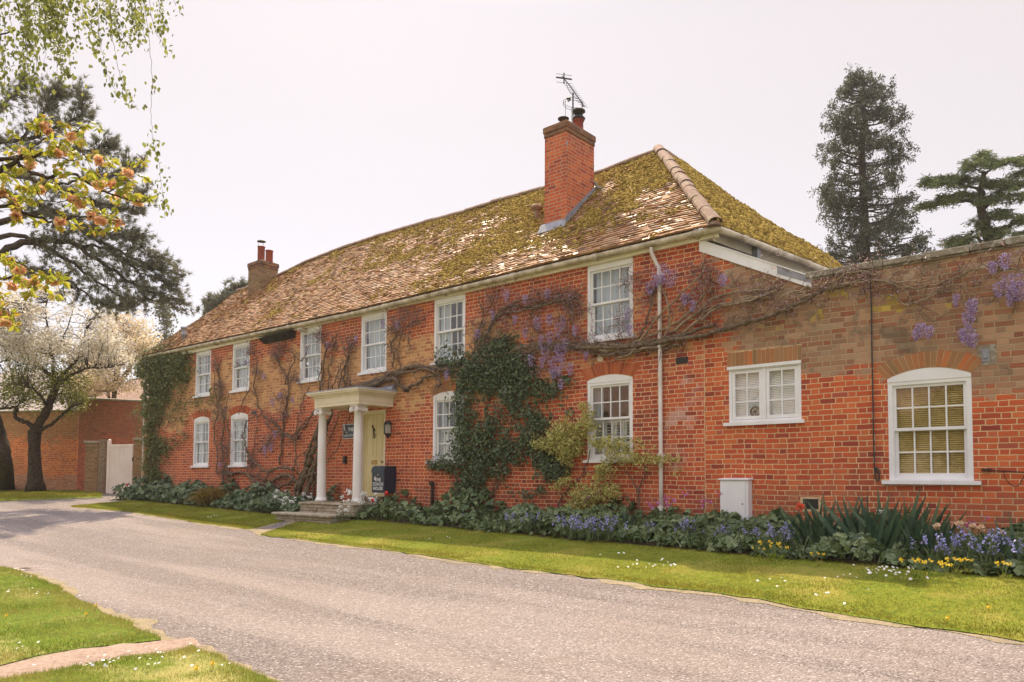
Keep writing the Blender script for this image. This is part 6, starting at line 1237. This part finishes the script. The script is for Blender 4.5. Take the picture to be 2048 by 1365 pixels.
for L in ([(460,620),(440,600),(425,608)], [(462,600),(470,582),(490,572)], [(460,640),(435,625),(420,622)], [(462,600),(480,600),(500,590)], [(460,650),(490,640),(520,620)]): Q = TL(L, 48, 4); mb.tube(Q, taper(len(Q), .1, .03), 5); sk.append(Q)
part('trunk', mb, M['bark'], t3); C = np.concatenate([np.repeat(Q[1:], 12, 0) for Q in sk[1:]]); C = C+rng.normal(0, .35, C.shape)*[1, 1, .7]; mb = MB(); tufts(mb, C, unit(rng.normal(0, .5, C.shape)+[0, 0, .6]), 24, .36, .05); part('needles', mb, M['pine'], t3)
# --- tall conifer on the right
DS = 42.; b = AT(1728, 985, DS); b[2] = .2
sq = thing('tall_conifer', 'tall ragged dark conifer standing behind the wing to the right of the roof', 'tree', tuple(b))
env = np.array([(136,1716,1736),(160,1698,1760),(185,1682,1784),(215,1672,1798),(240,1660,1788),(280,1664,1800),(305,1652,1810),(340,1656,1812),(370,1648,1800),(400,1652,1812),(430,1660,1815),(455,1652,1850),(480,1640,1862),(505,1644,1870),(540,1640,1880),(600,1630,1890)], float)
env[:, 1] -= 7; env[:, 2] += 8
q = spline([b, AT(1730,620,DS), AT(1731,520,DS), AT(1727,400,DS), AT(1724,300,DS), AT(1728,220,DS), AT(1726,140,DS)], 5); mb = MB(); mb.tube(q, np.interp(np.linspace(0, 1, len(q)), [0, .3, 1], [.42, .28, .04]), 9); sk = [q]; C = []; Cd = []
for k_ in range(250):
    y = 146+(610-146)*rng.random()**.88; lo = np.interp(y, env[:, 0], env[:, 1]); hi = np.interp(y, env[:, 0], env[:, 2]); cx = 1727
    th_ = rng.random()*6.283; q_ = .35+.65*np.sqrt(rng.random()); ext = (hi-cx if math.cos(th_) > 0 else cx-lo); X = cx+math.cos(th_)*q_*ext; dz = math.sin(th_)*q_*ext/FPX*DS*.8
    E_ = AT(X, y, DS+dz); A = AT(cx, y+abs(X-cx)*rng.uniform(-.1, .45), DS); Q = spline([A, (A+E_)/2-[0, 0, .15*q_], E_], 4); mb.tube(Q, taper(len(Q), .06, .018), 4, cap=False)
    rc = rng.uniform(.18, .36)
    for _ in range(int(9*rc/.25)): C.append(E_+rng.normal(0, 1, 3)*[rc, rc, rc*.75]); Cd.append(E_-A)
part('trunk', mb, M['bark'], sq); C = np.array(C); k = 26; CC = np.repeat(C, k, 0)+rng.normal(0, .1, (len(C)*k, 3))-np.abs(rng.normal(0, .14, (len(C)*k, 1)))*[0, 0, 1]
mb = MB(); leaves(mb, CC, rng.uniform(.1, .24, len(CC)), (0, -.3, .3), 1., LEAF4, .55, (0, 0, -1), .4); part('needles', mb, M['sequoia'], sq)
# --- cedar on the far right
DC = 36.; b = AT(1990, 985, DC); b[2] = .2
cd = thing('cedar_tree', 'flat-layered cedar tree at the right edge behind the brick wing', 'tree', tuple(b)); mb = MB(); sk = []
for L, a, c in [([(1990,900),(1988,600),(1985,505),(1972,455),(1964,420),(1962,380),(1968,345)],.36,.1), ([(1985,500),(2000,470),(2015,452),(2050,440),(2100,430)],.16,.06), ([(1964,420),(1950,405),(1925,402),(1890,408),(1850,415)],.1,.03), ([(1966,420),(1990,400),(2020,392),(2060,390)],.11,.04), ([(1990,400),(2010,370),(2040,350),(2080,340)],.08,.03), ([(1963,385),(1930,372),(1880,362),(1850,362)],.07,.02), ([(1985,505),(1960,480),(1925,478),(1895,486)],.1,.03), ([(1968,350),(1990,335),(2020,325)],.06,.02), ([(1966,350),(1950,335),(1930,332)],.05,.02)]: Q = TL(L, DC, 5, .03); mb.tube(Q, taper(len(Q), a, c), 7); sk.append(Q)
part('trunk', mb, M['barkgrey'], cd, smooth=True)
pads = [(1968,325,30),(1990,328,50),(2035,325,45),(1935,335,22),(2060,350,45),(1890,362,42),(1860,366,25),(1930,362,45),(1975,368,50),(2030,372,50),(1880,400,42),(1855,412,25),(1935,395,50),(1990,400,50),(2050,395,50),(2010,430,60),(1960,452,35),(2060,440,60),(1990,465,60),(2050,470,60),(1935,480,45),(1905,490,30),(1970,495,60),(2040,500,60),(1965,312,12)]
C = []
for a, b_, r in pads:
    for sp in range(9):
        t0 = rng.random()*6.283; L = r*rng.uniform(.5, 1.15); oy = rng.normal(0, 4); n = int(L*.36)+2
        for i in range(n):
            u = (i+rng.random())/n; C.append(AT(a+math.cos(t0)*L*u+rng.normal(0, 2.5), b_+oy-6*math.sin(u*2.4)+13*u*u+rng.normal(0, 2.2), DC+math.sin(t0)*L*u/FPX*DC*1.4))
C = np.array(C); mb = MB(); k = 8; CC = np.repeat(C, k, 0)+rng.normal(0, .12, (len(C)*k, 3))*[1, 1, .28]; leaves(mb, CC, rng.uniform(.16, .38, len(CC)), (0, -.2, 1.), .5, LEAF4, .28); part('needles', mb, M['cedar'], cd)
# --- near birch hanging into the frame
DB = 8.2; b = AT(-760, 1300, 8.); b[2] = float(gz(b[0], b[1]))
bt = thing('birch_tree', 'weeping birch whose thin leafy twigs hang into the top left corner', 'tree', tuple(b)); mb = MB(); P = spline([b-[0,0,.1], AT(-740,900,8.1), AT(-700,400,8.2), AT(-600,-100,8.2), AT(-400,-420,8.2)], 5); mb.tube(P, np.interp(np.linspace(0, 1, len(P)), [0, .1, 1], [.2, .15, .07]), 10)
for L, a, c in [([(-600,-100),(-300,-260),(0,-200),(200,-140),(330,-80)],.05,.008), ([(-640,100),(-350,-60),(-120,-80),(60,-60),(180,-30)],.045,.008), ([(-680,300),(-400,120),(-200,60),(-60,80),(30,60)],.04,.006), ([(-500,-280),(-200,-320),(100,-260),(320,-160)],.04,.008)]: Q = TL(L, DB, 6, .01); mb.tube(Q, taper(len(Q), a, c), 6)
part('trunk', mb, M['barkgrey'], bt, smooth=True)
ST = [([(285,-60),(292,20),(300,90),(303,160),(302,240),(308,290),(318,330),(325,390),(330,440)],'tail'), ([(190,-60),(195,20),(200,80),(212,140),(225,170),(238,190)],1), ([(215,-60),(225,60),(232,120),(245,165),(262,205),(275,212)],.7), ([(300,-50),(318,10),(324,40),(325,60)],2.2), ([(258,-50),(262,10),(268,55),(280,80)],1.6), ([(225,-50),(232,20),(240,60),(225,75)],1.5), ([(290,-40),(310,60),(326,85),(335,115)],.6), ([(150,-60),(156,0),(158,50),(152,90)],1.3), ([(170,-60),(176,0),(182,55),(196,100)],2), ([(340,-30),(348,0),(352,12)],.6), ([(265,-40),(272,40),(258,80),(252,105)],1.1)]
for _ in range(36):
    x = rng.uniform(-90, 135); L = rng.uniform(150, 330)*(1 if x < 70 else .8); dx = rng.uniform(-5, 45); ST.append(([(x,-70),(x+dx*.3,-70+L*.4),(x+dx*.7,-70+L*.75),(x+dx,-70+L)], 1.5))
for _ in range(12):
    x = rng.uniform(60, 300); L = rng.uniform(70, 150); ST.append(([(x,-70),(x+6,-70+L*.5),(x+14,-70+L)], 1.6))
tw = MB(); C = []
for L, dn in ST:
    dpt = DB+rng.normal(0, .5); Q = TL(L, dpt, 8, .006); tw.tube(Q, taper(len(Q), .0032, .0014), 3, cap=False)
    if dn == 'tail': idx = [i for i in range(len(Q)) if i < 6 or i in (24, 25)] + list(range(34, len(Q))); rep = 3
    else: idx = range(3, len(Q)); rep = 1.7*dn
    for i in idx:
        for _ in range(rng.poisson(rep)): C.append(Q[i]+rng.normal(0, .045, 3)*[1, 1, .8]-[0, 0, .02])
part('twigs', tw, M['twig'], bt); C = np.array(C); mb = MB(); leaves(mb, C, rng.uniform(.04, .07, len(C)), (0, -.6, .2), .9, LEAF6, 1.25, (0, 0, -1), .75); part('leaves', mb, M['birch'], bt)
# --- near pink cherry bough
DK = 7.4; b = AT(-560, 1350, 7.4); b[2] = float(gz(b[0], b[1]))
kz = thing('pink_cherry_tree', 'near cherry with yellow-green leaves and salmon pink double blossom reaching in from the left', 'tree', tuple(b)); mb = MB(); P = spline([b-[0,0,.1], AT(-545,1000,7.4), AT(-520,760,7.4), AT(-470,620,7.4)], 5); mb.tube(P, taper(len(P), .15, .1), 10); sk = []
for L, a, c in [([(-480,640),(-250,480),(-80,400),(20,330),(80,352),(150,352),(215,385),(265,402),(300,395)],.05,.006), ([(-450,600),(-200,400),(-40,330),(60,315),(110,300),(150,262),(175,252)],.04,.006), ([(-480,640),(-260,520),(-80,430),(0,412),(60,430),(110,446),(150,432),(220,438),(250,450)],.04,.006), ([(20,330),(60,300),(100,270),(90,250)],.015,.005), ([(-250,480),(-120,520),(-40,510),(20,520),(60,540),(110,566)],.03,.005), ([(-260,520),(-120,590),(-40,610),(10,620),(30,640)],.025,.005), ([(215,385),(250,360),(275,335),(290,315)],.01,.004), ([(110,300),(140,320),(180,310)],.01,.004), ([(60,352),(90,400),(150,400),(200,420)],.01,.004)]: Q = TL(L, DK, 6, .012); mb.tube(Q, taper(len(Q), a, c)*np.linspace(.8, .5, len(Q)), 6); sk.append(Q)
part('trunk', mb, M['bark'], kz, smooth=True)
FL = [(90,251),(96,263),(141,274),(110,297),(118,308),(198,322),(48,305),(255,348),(198,370),(225,371),(143,398),(162,410),(275,404),(240,390),(30,415),(33,432),(120,444),(183,432),(200,442),(236,446),(4,385),(27,404),(40,541),(20,527),(47,565),(24,573),(71,565),(107,565),(8,630),(12,648),(60,330),(-30,400),(-50,330),(-30,560),(80,380)]
LF = [(168,248),(130,244),(172,316),(23,335),(46,337),(168,366),(236,358),(297,396),(139,446),(50,396),(250,372),(100,300),(60,300),(150,300),(180,345),(75,440),(215,440),(285,320),(262,335),(10,360),(95,550),(130,562),(60,590),(30,650),(10,520),(130,345),(110,370),(20,300),(40,370),(-40,380),(160,280),(205,375),(70,400),(-20,440),(5,590)]
F3 = np.array([AT(a, b_, DK+rng.normal(0, .25)) for a, b_ in FL]); L3 = np.array([AT(a, b_, DK+rng.normal(0, .25)) for a, b_ in LF]+[AT(a+rng.normal(0, 12), b_-14, DK+rng.normal(0, .2)) for a, b_ in FL])
tw = MB(); twigs_to(tw, sk, np.concatenate([F3, L3]), .005); part('twigs', tw, M['twig'], kz)
for f in F3: m_ = MB(); n = 46; v = unit(rng.normal(size=(n, 3))); leaves(m_, f+v*rng.uniform(.015, .055, n)[:, None]*[1, 1, .8], rng.uniform(.026, .042, n), (0, -.2, .1), 1., PETAL); part('flower_cluster', m_, M['kanzan'], kz)
L3 = np.concatenate([L3, F3+rng.normal(0, .06, F3.shape), L3[:30]+rng.normal(0, .12, (30, 3))]); mb = MB(); k = 10; n = len(L3)*k; d = unit(rng.normal(0, 1, (n, 3))+[.25, 0, -.7]); C = np.repeat(L3, k, 0)+d*.05; 
t = unit(d+rng.normal(0, .2, d.shape)); nn = unit(np.cross(t, rng.normal(size=t.shape))); bb = np.cross(t, nn); sz = rng.uniform(.055, .095, n)[:, None, None]; sv, sf = LEAF6
V = C[:, None]+sz*(bb[:, None]*sv[None, :, 0, None]*.85+t[:, None]*sv[None, :, 1, None]+nn[:, None]*sv[None, :, 2, None]); mb.add(V.reshape(-1, 3), (np.arange(n)[:, None, None]*6+np.array(sf)[None]).reshape(-1, 4)); part('leaves', mb, M['cherryleaf'], kz)
# ------------------------------------------------------------------ across the lane, seen only in the window panes
op = thing('cottage', 'sunlit cream cottage across the lane, reflected in the ground floor window panes', 'house', (-16, -31, -.6))
mb = MB(); mb.box(-40, -2, -38, -31, -1, 4.6); part('wall', mb, M['render'], op); mb = MB(); P = [(-40.5,-30.5,4.5),(-1.5,-30.5,4.5),(-1.5,-38.5,4.5),(-40.5,-38.5,4.5),(-38,-34.5,8),(-4,-34.5,8)]; mb.add(P, [(0,1,5,4),(2,3,4,5)]); mb.add(P, [(1,2,5),(3,0,4)]); part('roof', mb, M['farroof'], op)
mb = MB()
for x in range(-38, -3, 5): mb.box(x, x+1.1, -31.0, -30.95, 1, 2.5)
part('window', mb, M['dark'], op)
def backtree(x, y, s, label):
    t = thing('garden_tree', label, 'tree', (x, y, -.6)); mb = MB(); mb.tube(spline([(x,y,-.8),(x+.1,y,1.2),(x,y,3.4)], 4), [.22]*4+[.16]*4+[.08], 7); part('trunk', mb, M['bark'], t)
    T = rng.normal(0, 1, (150, 3)); T = unit(T)*rng.uniform(.45, 1, (150, 1))*[2.2*s, 2.2*s, 1.9*s]+[x, y, 3.2*s]; C = np.repeat(T, 26, 0)+rng.normal(0, .3, (3900, 3)); mb = MB(); leaves(mb, C, rng.uniform(.12, .26, 3900), (0, 0, .6), 1., LEAF4, .9); part('crown', mb, M['youngleaf'], t)
backtree(-6.5, -24, 1., 'garden tree reflected in the left panes of the big sash window'); backtree(-10.5, -26, .9, 'garden tree reflected in the right panes of the big sash window'); backtree(-21, -25, 1.1, 'garden tree reflected in the right ground floor window of the coach house'); backtree(-33, -24, 1.2, 'garden tree reflected in the window left of the ivy')

# ------------------------------------------------------------------ hazy spring air
hm = bpy.data.materials.new('haze'); hm.use_nodes = True; hm.node_tree.nodes.clear(); ho_ = hm.node_tree.nodes.new('ShaderNodeOutputMaterial'); pv = hm.node_tree.nodes.new('ShaderNodeVolumePrincipled')
pv.inputs['Color'].default_value = (.97, .93, .93, 1); pv.inputs['Density'].default_value = .0005; pv.inputs['Anisotropy'].default_value = .3; hm.node_tree.links.new(pv.outputs[0], ho_.inputs['Volume'])
mb = MB(); mb.box(-110, 60, -60, 90, -2.2, 32); tag(mb.build('haze', hm), 'thin pale spring haze in the air', 'haze', None, 'stuff')
